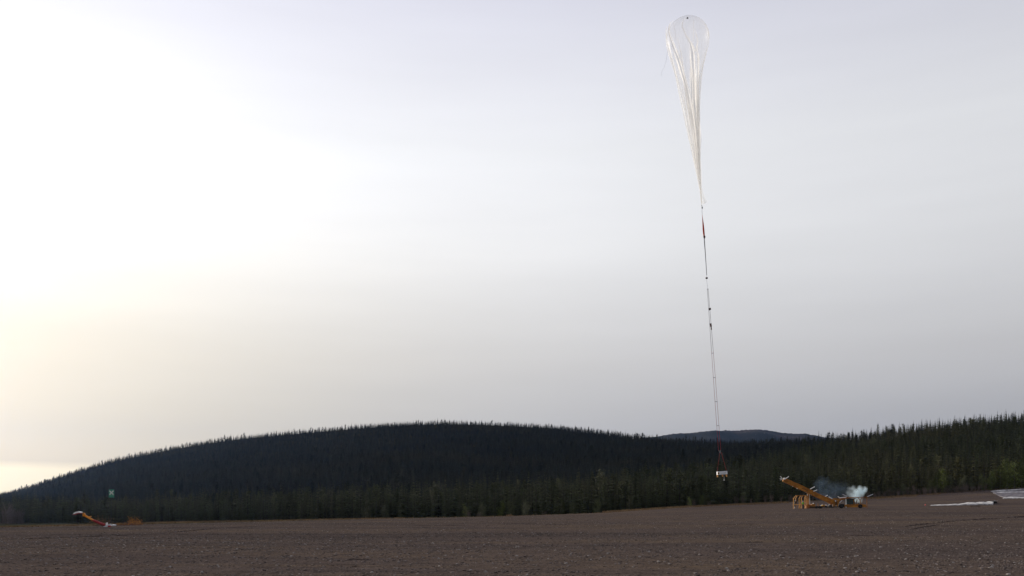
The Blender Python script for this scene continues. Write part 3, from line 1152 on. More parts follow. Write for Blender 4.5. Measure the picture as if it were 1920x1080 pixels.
fold([(1320, 43, .6), (1326, 52, 1.6), (1328.6, 62, 1.8), (1328, 72, 1)])
fold([(1309, 98, .8), (1311, 110, 2), (1310, 135, 1.6), (1309.5, 170, 1)])
fold([(1325, 90, .6), (1319, 118, 1.3), (1314.5, 150, 1.4), (1312.3, 190, 1.2), (1311.6, 260, 1.1), (1313, 320, .8)], side=1)
fold([(1300.2, 37, .4), (1300.3, 60, .8), (1300, 78, .5)])
fold([(1263.5, 44, .3), (1265, 56, .8), (1268, 76, .5)])
fold([(1270, 70, .4), (1277, 100, 1.4), (1284, 150, 1.8), (1291, 200, 1.6), (1296, 240, 1.2)], side=1)
fold([(1296, 126, 3), (1300, 150, 7), (1302.5, 185, 10), (1305, 220, 11), (1307.5, 260, 9), (1309.8, 300, 6), (1313.4, 345, 2.6), (1315.6, 380, 1)], side=0)
fold([(1281, 140, 2), (1288, 180, 4), (1294, 215, 5), (1299, 250, 5), (1305.5, 300, 4), (1312, 345, 2)], side=.5)
ap = P(1289, 33.5, DB)
mb = MB()
mb.tube([ap + Vector((0, 0, -.12)), ap + Vector((0, 0, .06))], [.24, .20], 12)
mb.tube([ap + Vector((0, 0, .06)), ap + Vector((0, 0, .16))], [.10, .08], 8)
mb.build('apex_fitting', DARK, balloon)
fl = MB()
q0, q1, q2, q3 = P(1315.8, 350, DB), P(1324.8, 379, DB), P(1321, 382.5, DB + .6), P(1316.6, 383, DB)
fl.add([q0, q0.lerp(q1, .5) + Vector((0, .3, 0)), q1, q2, q3, q0.lerp(q3, .5), (q1 + q3) / 2 + Vector((0, -.4, 0))], [(0, 1, 6, 5), (1, 2, 3, 6), (6, 3, 4, 5)])
fl.build('film_flap', FLAP, balloon)
mb = MB()
mb.tube([P(1253, 90, DB), P(1251, 100, DB), P(1249.5, 112, DB), P(1245.5, 126, DB), P(1241, 134, DB), P(1240, 142, DB)], .018, 4)
mb.build('trailing_thread', PALE, balloon)
mb = MB()
mb.ball(P(1316.6, 389.6, DB), (.16, .16, .2), 10, 6)
mb.tube([P(1315.7, 384.5, DB), P(1316.6, 389, DB)], .07, 5)
mb.build('neck_fitting', DARK, balloon)

# ------------------------------------------------------------------ flight train
para = empty('parachute', P(1321, 446, DB), 'packed orange-red parachute hanging in the line below the balloon', 'parachute')
mb = MB()
ppts = [(1316.6, 403, .5), (1317.4, 410, 1.2), (1318.3, 420, 2.6), (1319, 430, 3.4), (1319.8, 438, 3.2), (1320.2, 443, 2.6)]
nk = 14
vs, fs = [], []
for i, (x, yy, w) in enumerate(ppts):
    for k in range(nk):
        a = 2 * math.pi * k / nk
        ww = w / 2 * (1 - .28 * (k % 2))
        p = P(x + ww * math.cos(a), yy, DB)
        vs.append((p.x, p.y + ww * sB * math.sin(a), p.z))
for i in range(len(ppts) - 1):
    for k in range(nk):
        fs.append((i * nk + k, i * nk + (k + 1) % nk, (i + 1) * nk + (k + 1) % nk, (i + 1) * nk + k))
mesh_obj('canopy', vs, fs, REDCLOTH, para)
mb = MB()
mb.beam(P(1319.2, 444.8, DB), P(1322.2, 443.6, DB), .36, .36)
mb.beam(P(1320.2, 446.2, DB), P(1321.6, 445.6, DB), .3, .3)
mb.build('skirt_ring', DARKRED, para)

train = empty('flight_line', P(1350, 847, DB), 'thin twin-cord flight line running from the balloon down to the payload', 'line')
mb = MB()
mb.tube([P(1316.6, 389.6, DB), P(1316.2, 396, DB), P(1316.6, 403, DB)], .035, 4)
mb.build('top_cord', CORD, train)
mb = MB()
mb.tube([P(1319.9, 446, DB), P(1323, 485, DB), P(1325, 516, DB)], .05, 4)
mb.tube([P(1320.9, 446, DB), P(1323.4, 485, DB), P(1325.2, 516, DB)], .05, 4)
mb.build('shroud_cord', CORD, train)
mb = MB()
mb.tube([P(1325, 516, DB), P(1325.2, 526, DB), P(1326, 534, DB), P(1327, 542, DB)], .03, 4)
mb.build('middle_cord', PALE, train)
for x0, x1, w in ((1326.2, 1347.2, 0), (1327.8, 1351.4, 1)):
    mb = MB()
    pp = [P(x0 + (x1 - x0) * t + (.5 if w else -.2) * math.sin(t * 3.14), 542 + (845 - 542) * t, DB) for t in np.linspace(0, 1, 14)]
    mb.tube(pp[:6], .038, 4)
    mb.build('twin_cord', CORD, train)
    mb = MB()
    mb.tube(pp[5:], .034, 4)
    mb.build('lower_twin_cord', REDSTRAP, train)
for yy in (542, 662, 708, 753, 798):
    t = (yy - 542) / 303
    xa, xb = 1326.2 + 21 * t - .2 * math.sin(t * 3.14), 1327.8 + 23.6 * t + .5 * math.sin(t * 3.14)
    mb = MB()
    mb.beam(P(xa - .5, yy + .3, DB), P(xb + .5, yy - .1, DB), .09, .09)
    mb.build('spreader_bar', CORD, train)
mb = MB()
mb.tube([P(1347.6, 844, DB), P(1350, 849, DB)], .09, 6)
mb.tube([P(1351.2, 844, DB), P(1350.4, 850, DB)], .07, 6)
mb.build('lower_shackle', CORD, train)

rp = empty('radar_reflector', P(1325, 521, DB), 'small dark disc on the line just below the parachute cord', 'disc')
mb = MB()
mb.tube([P(1325, 522.6, DB), P(1325, 522, DB), P(1325, 520.6, DB), P(1325, 520, DB)], [.2, .29, .29, .18], 12)
mb.build('disc_body', DARKRED, rp)
mb = MB()
mb.tube([P(1325, 520, DB), P(1325, 517.5, DB)], [.05, .03], 6)
mb.build('hanger', STEEL, rp)

eb = empty('electronics_box', P(1331, 582, DB), 'small dark box clamped on the twin cords, upper of the two', 'box')
mb = MB()
mb.beam(P(1329, 579.8, DB), P(1332.8, 579, DB), .34, .42)
mb.build('case', DARKRED, eb)
mb = MB()
mb.beam(P(1330.6, 577.4, DB), P(1330.9, 581.8, DB), .38, .06)
mb.build('strap', BLACK, eb)
eb = empty('instrument_pack', P(1333, 618, DB), 'slim dark red pack on the twin cords below the small dark box', 'pack')
mb = MB()
mb.beam(P(1332.4, 606.5, DB), P(1333.2, 612.5, DB), .22, .36)
mb.beam(P(1333.2, 612.2, DB), P(1334, 618.5, DB), .16, .22)
mb.build('case', DARKRED, eb)
mb = MB()
mb.beam(P(1332.2, 608, DB), P(1333.8, 607.7, DB), .24, .07)
mb.build('band', WHITE, eb)


# ---- payload
def Z(zx, zy, dy=0.0):
    return P(1300 + zx / 13.5, 830 + zy / 13.5, DB + dy)


pay = empty('payload_gondola', Z(725, 860), 'white instrument gondola with orange pads hanging from red straps', 'payload')
body = MB()
body.prism([Z(600, 735), Z(843, 717), Z(850, 798), Z(604, 815)], -.6, .6)
body.build('body', mat('dull_white_panel', (.82, .84, .88), .6, .08, 2), pay)
mb = MB()
mb.prism([Z(680, 742, -.61), Z(832, 730, -.61), Z(836, 790, -.61), Z(684, 801, -.61)], -.02, 0)
mb.build('side_panel', PALE, pay)
mb = MB()
c_ = Z(637, 773, -.62)
mb.tube([c_, c_ + Vector((0, -.05, 0))], .24, 14)
mb.build('port_ring', YELLOW, pay)
mb = MB()
mb.tube([c_ + Vector((0, -.03, 0)), c_ + Vector((0, -.08, 0))], .165, 14)
mb.build('port', BLACK, pay)
mb = MB()
mb.prism([Z(605, 722), Z(843, 704), Z(845, 712), Z(605, 731)], -.56, .56)
mb.build('top_cover', DARK, pay)
for zx, zy in ((612, 850), (738, 840), (838, 838)):
    for dy in (-.5, .5):
        mb = MB()
        mb.beam(Z(zx - 4, zy - 34, dy), Z(zx + 6, zy + 22, dy), .22, .26)
        mb.build('crash_pad', ORANGE_L, pay)
mb = MB()
mb.tube([Z(775, 810), Z(779, 880), Z(778, 955)], [.03, .03, .03], 5)
mb.tube([Z(778, 915), Z(778, 960)], [.05, .11], 8)
mb.build('antenna', PALE, pay)
for a_, b_ in (((672, 250), (606, 722)), ((708, 245), (838, 708))):
    for dy in (-.55, .55):
        mb = MB()
        mb.beam(Z(*a_), Z(*b_, dy), .04, .045)
        mb.build('strap', REDSTRAP, pay)


# ------------------------------------------------------------------ launch vehicle
def W(zx, zy, dy=0.0):           # detail view of the left half
    return P(1470 + zx / 14.4, 885 + zy / 14.4, DB + dy)


def U(zx, zy, dy=0.0):           # detail view of the right half
    return P(1550 + zx / 18, 900 + zy / 18, DB + dy)


def GR(p):                       # the point of the ground under p
    return Vector((p.x, p.y, gz(p.x, p.y)))


vroot = GR(U(300, 930))
veh = empty('launch_vehicle', vroot, 'orange launch vehicle with long raised boom, white rods and low chassis', 'launch vehicle')
# boom: tapered box beam
bm = MB()
lo = [W(-30, 250), W(190, 350), W(640, 572), W(1000, 742), W(1180, 822), W(1230, 862)]
hi = [W(30, 175), W(250, 278), W(640, 445), W(1000, 622), W(1290, 735), W(1440, 850)]
poly = [W(-38, 238), W(0, 172), W(60, 182), W(640, 440), W(1000, 622), W(1300, 742), W(1440, 830), W(1400, 900), W(1260, 880), W(1170, 818), W(1000, 742), W(640, 570), W(100, 318), W(-30, 255)]
bm.prism(poly, -.42, .42)
bm.build('boom', ORANGE, veh)
mb = MB()
for dy in (-.46, .44):
    mb.prism([W(60, 190, dy), W(640, 452, dy), W(1000, 634, dy), W(1290, 750, dy), W(1285, 766, dy), W(1000, 650, dy), W(640, 468, dy), W(50, 206, dy)], 0, .03)
    mb.prism([W(-20, 250, dy), W(640, 556, dy), W(1000, 730, dy), W(1180, 812, dy), W(1180, 822, dy), W(1000, 742, dy), W(640, 570, dy), W(-24, 262, dy)], 0, .03)
mb.build('boom_flange', BROWN, veh)
mb = MB()
mb.prism([W(1180, 790, -.48), W(1230, 776, -.48), W(1330, 850, -.48), W(1260, 876, -.48)], -.02, .04)
mb.build('boom_heel_plate', BROWN, veh)
mb = MB()
for k in range(11):
    t = k / 11
    a_ = W(485, 425, -.45).lerp(W(650, 498, -.45), t)
    b_ = W(485, 425, -.45).lerp(W(650, 498, -.45), t + .055)
    mb.prism([a_, b_, b_ + Vector((.02, 0, -.17)), a_ + Vector((.02, 0, -.17))], 0, .02)
mb.build('worn_lettering', DARK, veh)
# boom head
mb = MB()
mb.ball(W(12, 190, -.1), (.30, .4, .26), 10, 6)
mb.beam(W(0, 165), W(40, 172), .5, .12)
mb.build('boom_head', WHITE, veh)
mb = MB()
mb.beam(W(-60, 188), W(0, 186), .18, .14)
mb.build('release_jaw', DARK, veh)
mb = MB()
mb.beam(W(-5, 166), W(42, 168), .3, .07)
mb.build('head_cap', RED, veh)


def rod(f, a, b, d0=-.3, d1=-.3, w=.10, m=WHITE, name='white_rod'):
    mb = MB()
    mb.tube([f(*a, d0), f(*b, d1)], w, 6)
    return mb.build(name, m, veh)


rod(W, (45, 180), (130, 120), w=.085)
rod(W, (-45, 178), (-98, 120), w=.07)
rod(W, (-40, 186), (-108, 182), w=.07)
rod(W, (-50, 195), (-95, 218), w=.06)
rod(W, (700, 465), (830, 398))
rod(W, (795, 520), (895, 485), -.6, -.9, .085)
rod(W, (1095, 670), (1180, 625), w=.09)
rod(U, (75, 572), (185, 632))
rod(U, (380, 560), (450, 612), w=.085)
rod(U, (450, 604), (665, 578), -.6, -.6)
rod(U, (540, 490), (700, 552), .6, .6, .06, PALE)
rod(U, (1370, 562), (1562, 482), .2, .2, .075, PALE)
rod(U, (890, 598), (1010, 606), -.7, -.7, .07)
for zx, zy in ((240, 385), (355, 447), (600, 545), (737, 617)):
    mb = MB()
    mb.ball(W(zx, zy, -.2), (.13, .13, .11), 8, 5)
    mb.tube([W(zx, zy, -.2), W(zx + 6, zy - 40, -.2)], .04, 4)
    mb.build('boom_lamp', WHITE, veh)
# boom prop: mast with silver ram
mb = MB()
for zx in (632, 660):
    for dy in (-.35, .35):
        mb.beam(W(zx, 560, dy), W(zx, 985, dy), .14, .14)
for k in range(6):
    z0, z1 = 600 + k * 60, 660 + k * 60
    mb.beam(W(632, z0, -.35), W(660, z1, -.35), .06, .06)
    mb.beam(W(660, z0, .35), W(632, z1, .35), .06, .06)
mb.build('prop_mast', ORANGE, veh)
mb = MB()
mb.tube([W(690, 580), W(690, 700)], .09, 10)
mb.tube([W(690, 700), W(692, 885)], .13, 10)
mb.build('hydraulic_ram', STEEL, veh)
mb = MB()
mb.tube([W(628, 600, -.6), W(628, 640, -.6)], .07, 8)
mb.build('small_ram', STEEL, veh)
mb = MB()
mb.prism([W(590, 900), W(620, 878), W(690, 878), W(725, 900), W(725, 980), W(590, 980)], -.5, .5)
mb.build('prop_base', BROWN, veh)
# low chassis running back to the tractor
mb = MB()
for dy in (-.7, .7):
    mb.beam(W(690, 948, dy), U(420, 905, dy), .22, .24)
for zx in (850, 1000, 1150):
    mb.beam(W(zx, 950, -.7), W(zx, 950, .7), .2, .2)
mb.build('chassis', DARK, veh)
mb = MB()
mb.prism([W(738, 862), W(822, 858), W(832, 972), W(738, 976)], -.5, .5)
mb.build('tool_locker', ORANGE, veh)
mb = MB()
mb.prism([W(760, 895, -.5), W(806, 893, -.5), W(806, 920, -.5), W(760, 922, -.5)], -.03, 0)
mb.build('locker_hatch', BROWN, veh)
mb = MB()
mb.ball(W(790, 848, -.2), (.14, .14, .13), 8, 5)
mb.beam(W(776, 858, -.2), W(806, 858, -.2), .2, .07)
mb.build('work_lamp', WHITE, veh)
mb = MB()
mb.tube([W(918, 850), W(918, 960)], .08, 6)
mb.build('stake_post', BROWN, veh)
for zx in (880, 952, 1000):
    mb = MB()
    c_ = GR(W(zx, 960, -.8))
    c_.z += .30
    mb.tube([c_ + Vector((0, -.12, 0)), c_ + Vector((0, .12, 0))], .3, 14)
    o = mb.build('wheel', BLACK, veh)
    mb = MB()
    mb.tube([c_ + Vector((0, -.14, 0)), c_ + Vector((0, -.11, 0))], .14, 10)
    mb.build('rim', DARK, o)
mb = MB()
mb.prism([W(1000, 912), W(1040, 890), W(1108, 892), W(1112, 958), W(1010, 958)], -.5, .4)
mb.build('generator', YELLOW, veh)
mb = MB()
mb.prism([W(1030, 905, -.5), W(1095, 903, -.5), W(1097, 940, -.5), W(1032, 942, -.5)], -.03, 0)
mb.build('generator_panel', BROWN, veh)
mb = MB()
mb.ball(W(990, 916, -.4), (.14, .14, .13), 8, 5)
mb.tube([W(1000, 885, -.3), W(1050, 875, -.3)], .04, 5)
mb.build('generator_lamp', WHITE, veh)
mb = MB()
mb.tube([W(1132, 965, -.4), W(1132, 905, -.4)], .28, 12)
mb.build('winch_drum', DARK, veh)
mb = MB()
mb.tube([W(1132, 903, -.4), W(1132, 886, -.4)], [.27, .2], 12)
mb.build('drum_collar', WHITE, veh)
mb = MB()
mb.tube([W(1132, 886, -.4), W(1132, 876, -.4)], [.19, .1], 12)
mb.build('drum_cap', RED, veh)
mb = MB()
mb.tube([W(1190, 975, -.5), W(1178, 930, -.5), W(1165, 905, -.5)], .05, 6)
mb.build('drum_bracket', ORANGE_L, veh)
mb = MB()
mb.prism([W(1195, 905), W(1260, 890), W(1320, 900), W(1340, 965), W(1195, 965)], -.45, .45)
mb.build('hydraulic_tank', DARK, veh)
mb = MB()
mb.tube([W(1215, 890, -.3), W(1240, 872, -.3)], .1, 8)
mb.build('tank_filler', PALE, veh)
# pivot frame
mb = MB()
for dy in (-.6, .6):
    mb.beam(U(240, 925, dy), U(255, 700, dy), .16, .5)
    mb.beam(U(360, 930, dy), U(400, 690, dy), .16, .34)
    mb.beam(U(220, 640, dy), U(420, 650, dy), .14, .30)
    mb.beam(U(330, 720, dy), U(600, 625, dy), .14, .32)
mb.build('pivot_frame', ORANGE, veh)
mb = MB()
mb.tube([U(300, 700, -.75), U(300, 735, -.75)], .11, 8)
mb.ball(U(300, 708, -.75), .13, 8, 5)
mb.build('pivot_pin', WHITE, veh)
mb = MB()
mb.beam(U(322, 720, -.4), U(310, 860, -.4), .1, .14)
mb.build('hose_bundle', BLACK, veh)
mb = MB()
mb.prism([U(185, 830, -.7), U(215, 812, -.7), U(215, 890, -.7), U(185, 885, -.7)], -.06, .06)
mb.build('pale_plate', mat('faded_pink_plate', (.62, .42, .30), .6, .1, 3), veh)
mb = MB()
mb.tube([U(372, 930, -.65), U(410, 800, -.65)], .05, 6)
mb.build('thin_ram', STEEL, veh)
mb = MB()
mb.tube([U(432, 775, .2), U(520, 682, .2)], .06, 6)
mb.build('tie_brace', PALE, veh)
# overhead rail frame above the tractor
mb = MB()
for dy in (-.9, .9):
    mb.beam(U(440, 628, dy), U(900, 588, dy), .14, .2)
    mb.beam(U(900, 588, dy), U(1395, 574, dy), .14, .13)
for zx, zy in ((460, 626), (900, 588), (1130, 582), (1370, 575)):
    mb.beam(U(zx, zy, -.9), U(zx, zy, .9), .1, .1)
mb.build('overhead_rail', BROWN, veh)
mb = MB()
for dy in (-.9, .9):
    mb.beam(U(1352, 580, dy), GR(U(1362, 930, dy)), .1, .12)
mb.build('rear_post', BROWN, veh)
mb = MB()
for dy in (-.9, .9):
    mb.beam(U(1050, 590, dy), U(1128, 684, dy), .1, .12)
    mb.beam(U(1195, 588, dy), U(1135, 684, dy), .1, .12)
    mb.beam(U(1132, 670, dy), U(1140, 810, dy), .1, .13)
mb.build('rail_strut', ORANGE, veh)

# tractor
tr = empty('tractor', GR(U(850, 930)), 'orange tractor with glazed cab and black exhaust, smoking under the rail frame', 'tractor')
mb = MB()
mb.prism([U(575, 850), U(620, 825), U(930, 822), U(960, 806), U(1180, 812), U(1290, 830), U(1305, 860), U(1290, 915), U(600, 925), U(575, 890)], -.55, .55)
mb.build('body', ORANGE, tr)
mb = MB()
mb.prism([U(990, 830, -.55), U(1170, 832, -.55), U(1180, 868, -.55), U(990, 862, -.55)], -.03, 0)
mb.build('engine_grille', BROWN, tr)
mb = MB()
mb.prism([U(640, 640), U(900, 640), U(935, 822), U(660, 822)], -.55, .55)
mb.build('cab_glass', GLASS, tr)
mb = MB()
mb.prism([U(615, 642), U(640, 622), U(935, 618), U(945, 640), U(940, 648), U(620, 650)], -.72, .72)
mb.build('cab_roof', DARK, tr)
for zx0, zx1, m_ in ((650, 655, WHITE), (775, 790, DARK), (905, 930, ORANGE)):
    for dy in (-.6, .6):
        mb = MB()
        mb.beam(U(zx0, 645, dy), U(zx1, 825, dy), .1, .16)
        mb.build('cab_pillar', m_, tr)
for zx, rr in ((495, .52), (1135, .46)):
    for dy in (-.75, .75):
        c_ = GR(U(zx, 930, dy))
        c_.z += rr
        mb = MB()
        mb.tube([c_ + Vector((0, -.22, 0)), c_ + Vector((0, -.16, 0)), c_ + Vector((0, .16, 0)), c_ + Vector((0, .22, 0))], [rr * .85, rr, rr, rr * .85], 20)
        o = mb.build('wheel', BLACK, tr)
        mb = MB()
        mb.tube([c_ + Vector((0, -.25, 0)), c_ + Vector((0, -.2, 0))], rr * .5, 14)
        mb.build('rim', DARK, o)
mb = MB()
mb.prism([U(395, 850), U(420, 805), U(575, 812), U(590, 850), U(580, 900), U(400, 900)], -.45, .45)
mb.build('front_box', DARK, tr)
mb = MB()
mb.prism([U(1262, 845), U(1305, 848), U(1306, 915), U(1262, 915)], -.5, .5)
mb.build('rear_weight', BLACK, tr)
mb = MB()
mb.tube([U(1022, 800, -.2), U(1014, 720, -.2), U(1026, 655, -.2)], [.09, .1, .08], 8)
mb.build('exhaust_pipe', BLACK, tr)
mb = MB()
mb.tube([U(1082, 805, -.2), U(1080, 762, -.2)], [.12, .09], 8)
mb.build('air_cleaner', BLACK, tr)
mb = MB()
mb.ball(U(655, 915, -.7), (.14, .1, .12), 8, 5)
mb.build('headlight', PALE, tr)

# ---- platform cage
cage = empty('platform_cage', GR(W(430, 985)), 'sunlit-toned orange tubular steel cage at the front of the launch vehicle', 'cage')


def gbase(p):
    return GR(p)


for (xs, dy0, dy1) in (((258, 318, 320, 355), -1.0, .6), ((410, 470, 450, 500), -1.0, .6), ((560, 600, 575, 600), -1.0, .6)):
    a0, a1, t0, t1 = xs
    mb = MB()
    mb.beam(gbase(W(a0, 1000, dy0)), W(a0, 708, dy0), .12, .15)
    mb.beam(W(a0, 712, dy0), W(t0, 638, dy0 + .3), .12, .13)
    mb.beam(W(t0 - 4, 638, dy0 + .3), W(t1, 638, dy1 - .3), .13, .16)
    mb.beam(W(t1, 640, dy1 - .3), W(a1, 716, dy1), .12, .12)
    mb.beam(W(a1, 712, dy1), gbase(W(a1, 985, dy1)), .12, .13)
    mb.beam(W(a0 - 14, 716, dy0), W(a0 + 24, 713, dy0), .14, .12)
    mb.build('portal_frame', ORANGE_L, cage)
for (a_, b_) in (((245, 880, -1.0), (440, 882, -1.0)), ((318, 880, .6), (600, 880, .6)), ((258, 882, -1.0), (318, 880, .6)), ((320, 636, -.7), (620, 634, -.7)), ((355, 640, .3), (600, 638, .3))):
    mb = MB()
    mb.beam(W(*a_), W(*b_), .11, .13)
    mb.build('rail', ORANGE_L if a_[1] > 700 else ORANGE, cage)
mb = MB()
mb.prism([W(285, 792, -.3), W(335, 786, -.3), W(345, 850, -.3), W(290, 856, -.3)], -.2, .2)
mb.beam(W(312, 850, -.3), gbase(W(312, 985, -.3)), .1, .12)
mb.build('dark_filler_block', DARK, cage)  # invented block and post in place of an unclear, person-like dark shape
mb = MB()
mb.ball(W(303, 770, -.3), (.13, .12, .12), 8, 5)
mb.build('pale_filler_ball', PALE, cage)  # invented pale ball above the block, where a head would be; no lamp
mb = MB()
ctr = W(450, 925, -1.25)
for rr, w_ in ((.60, .055),):
    ring = [ctr + Vector((math.cos(a) * rr * .62, math.cos(a) * rr * .75, math.sin(a) * rr)) for a in np.linspace(0, 2 * math.pi, 25)]
    mb.tube(ring, w_, 6, False)
    for a in np.linspace(0, math.pi, 4)[:3]:
        d = Vector((math.cos(a) * rr * .62, math.cos(a) * rr * .75, math.sin(a) * rr))
        mb.tube([ctr - d, ctr + d], .03, 4)
mb.build('hose_reel', ORANGE_L, cage)
mb = MB()
mb.ball(W(290, 965, -.9), (.14, .14, .2), 8, 5)
mb.build('jack_foot', PALE, cage)


# ---- person in lime vest
def skin_chain(name, verts, edges, radii, material, parent, sub=2, root=0):
    me = bpy.data.meshes.new(name)
    me.from_pydata([tuple(v) for v in verts], edges, [])
    me.materials.append(material)
    ob = bpy.data.objects.new(name, me)
    COL.objects.link(ob)
    if parent:
        ob.parent = parent
    md = ob.modifiers.new('Skin', 'SKIN')
    md.use_smooth_shade = True
    if not me.skin_vertices:
        return ob
    for i, r_ in enumerate(radii):
        me.skin_vertices[0].data[i].radius = (r_, r_) if isinstance(r_, (int, float)) else r_
        me.skin_vertices[0].data[i].use_root = (i == root)
    sb = ob.modifiers.new('Sub', 'SUBSURF')
    sb.levels = sub
    sb.render_levels = sub
    return ob


def person(loc, label):
    root = empty('person', loc, label, 'person')
    v, e, r_ = [], [], []

    def add(p, rad, frm=None):
        v.append(p)
        r_.append(rad)
        if frm is not None:
            e.append((frm, len(v) - 1))
        return len(v) - 1
    pel = add((0, 0, .92), .13)
    wst = add((-.02, 0, 1.10), .125, pel)
    chs = add((-.05, 0, 1.32), .15, wst)
    nck = add((-.08, 0, 1.47), .06, chs)
    h1 = add((-.10, 0, 1.56), .075, nck)
    h2 = add((-.11, 0, 1.66), .09, h1)
    h3 = add((-.11, 0, 1.73), .06, h2)
    add((-.205, 0, 1.60), .018, h1)           # nose towards -x
    hands = []
    for s, el, wr in ((-1, (-.30, -.22, 1.20), (-.52, -.14, 1.16)), (1, (-.26, .22, 1.18), (-.48, .10, 1.10))):
        sh = add((-.05, s * .19, 1.40), .065, chs)
        l1 = add(el, .045, sh)
        l2 = add(wr, .032, l1)
        pm = add((wr[0] - .06, wr[1], wr[2] - .01), (.035, .02), l2)
        hands.append(pm)
        for k, ln in enumerate((.07, .08, .075, .06)):
            f1 = add((wr[0] - .10, wr[1] + (k - 1.5) * .018, wr[2] - .015), .009, pm)
            add((wr[0] - .10 - ln * .6, wr[1] + (k - 1.5) * .02, wr[2] - .05), .008, f1)
        t1 = add((wr[0] - .06, wr[1] + .045, wr[2] + .01), .010, pm)
        add((wr[0] - .10, wr[1] + .05, wr[2] - .02), .009, t1)
    for s, kx in ((-1, -.06), (1, .10)):
        hp = add((0, s * .10, .86), .095, pel)
        kn = add((kx - .03, s * .12, .48), .065, hp)
        an = add((kx + .03, s * .13, .09), .042, kn)
        add((kx - .12, s * .14, .04), .035, an)
    body = skin_chain('body', v, e, r_, SKIN, root)
    # jacket
    jv = [(0, 0, .88), (-.02, 0, 1.10), (-.05, 0, 1.32), (-.075, 0, 1.44), (-.05, -.20, 1.40), (-.30, -.22, 1.20), (-.47, -.16, 1.17), (-.05, .20, 1.40), (-.26, .22, 1.18), (-.43, .12, 1.12)]
    skin_chain('jacket', jv, [(0, 1), (1, 2), (2, 3), (2, 4), (4, 5), (5, 6), (2, 7), (7, 8), (8, 9)], [.165, .16, .185, .085, .09, .068, .055, .09, .068, .055], LIME, root)
    tv = [(0, 0, .95), (0, -.10, .85), (-.09, -.12, .48), (-.03, -.13, .10), (0, .10, .85), (.07, .12, .48), (.13, .13, .10)]
    skin_chain('trousers', tv, [(0, 1), (1, 2), (2, 3), (0, 4), (4, 5), (5, 6)], [.15, .115, .085, .072, .115, .085, .072], NAVY, root)
    mb = MB()
    mb.ball((0, 0, 0), (.135, .115, .12), 14, 8)
    hv = [(x - .11, y, max(z, -.01) + 1.68) for x, y, z in mb.v]
    mb.v = hv
    mb.tube([(-.12, 0, 1.665), (-.12, 0, 1.685)], .155, 14)
    o = mesh_obj('helmet', [Vector(p) + root.location for p in mb.v], mb.f, WHITE, root, True)
    for s, x in ((-1, -.03), (1, .13)):
        mb = MB()
        mb.beam((x + .06, s * .14, .05), (x - .16, s * .145, .045), .09, .09)
        mb.tube([(x, s * .13, .05), (x, s * .13, .22)], .06, 8)
        mesh_obj('boot', [Vector(p) + root.location for p in mb.v], mb.f, BLACK, root)
    return root


pr = GR(W(520, 978, -1.5))
person(pr, 'person in lime safety jacket and white helmet leaning beside the orange cage')


# ------------------------------------------------------------------ smoke
def smoke(name, blobs, depth, color, dens, nscale, label):
    """blobs: (centre, radius, weight) in world space"""
    cs = np.array([b[0] for b in blobs])
    rs = np.array([b[1] for b in blobs])
    lo, hi_ = (cs - rs[:, None] * 1.5).min(0), (cs + rs[:, None] * 1.5).max(0)
    c = Vector((lo + hi_) / 2)
    half = Vector((hi_ - lo) / 2)
    mb = MB()
    mb.ball((0, 0, 0), half * 1.25, 24, 14)
    ob = mesh_obj(name, mb.v, mb.f, None or WHITE)
    ob.location = c
    m = bpy.data.materials.new(name)
    m.use_nodes = True
    N, L, M = new_nodes(m.node_tree)
    out = N('ShaderNodeOutputMaterial')
    pv = N('ShaderNodeVolumePrincipled')
    pv.inputs['Color'].default_value = (*color, 1)
    pv.inputs['Anisotropy'].default_value = .2
    tc = N('ShaderNodeTexCoord')
    nz = N('ShaderNodeTexNoise')
    nz.inputs['Scale'].default_value = nscale
    nz.inputs['Detail'].default_value = 4
    L(tc.outputs['Object'], nz.inputs['Vector'])
    # warp the position a little so that the puffs curl
    sub = N('ShaderNodeVectorMath', operation='SUBTRACT')
    L(nz.outputs['Color'], sub.inputs[0])
    sub.inputs[1].default_value = (.5, .5, .5)
    scl = N('ShaderNodeVectorMath', operation='SCALE')
    L(sub.outputs[0], scl.inputs[0])
    scl.inputs['Scale'].default_value = .9 / nscale
    ad = N('ShaderNodeVectorMath', operation='ADD')
    L(tc.outputs['Object'], ad.inputs[0])
    L(scl.outputs[0], ad.inputs[1])
    tot = None
    for p, r_, w in blobs:
        d = N('ShaderNodeVectorMath', operation='DISTANCE')
        L(ad.outputs[0], d.inputs[0])
        d.inputs[1].default_value = Vector(p) - c
        f = M('MULTIPLY', M('SUBTRACT', 1.0, M('DIVIDE', d.outputs['Value'], r_ * 1.25), clamp=True), w * 1.6)
        tot = f if tot is None else M('MAXIMUM', tot, f)
    tot = M('MULTIPLY', tot, M('MULTIPLY', M('SUBTRACT', nz.outputs[0], .30), 2.8, clamp=True))
    L(M('MULTIPLY', tot, dens), pv.inputs['Density'])
    L(pv.outputs[0], out.inputs['Volume'])
    m.cycles.volume_step_rate = .35
    ob.data.materials.clear()
    ob.data.materials.append(m)
    tag(ob, label, 'smoke', kind='stuff')
    return ob


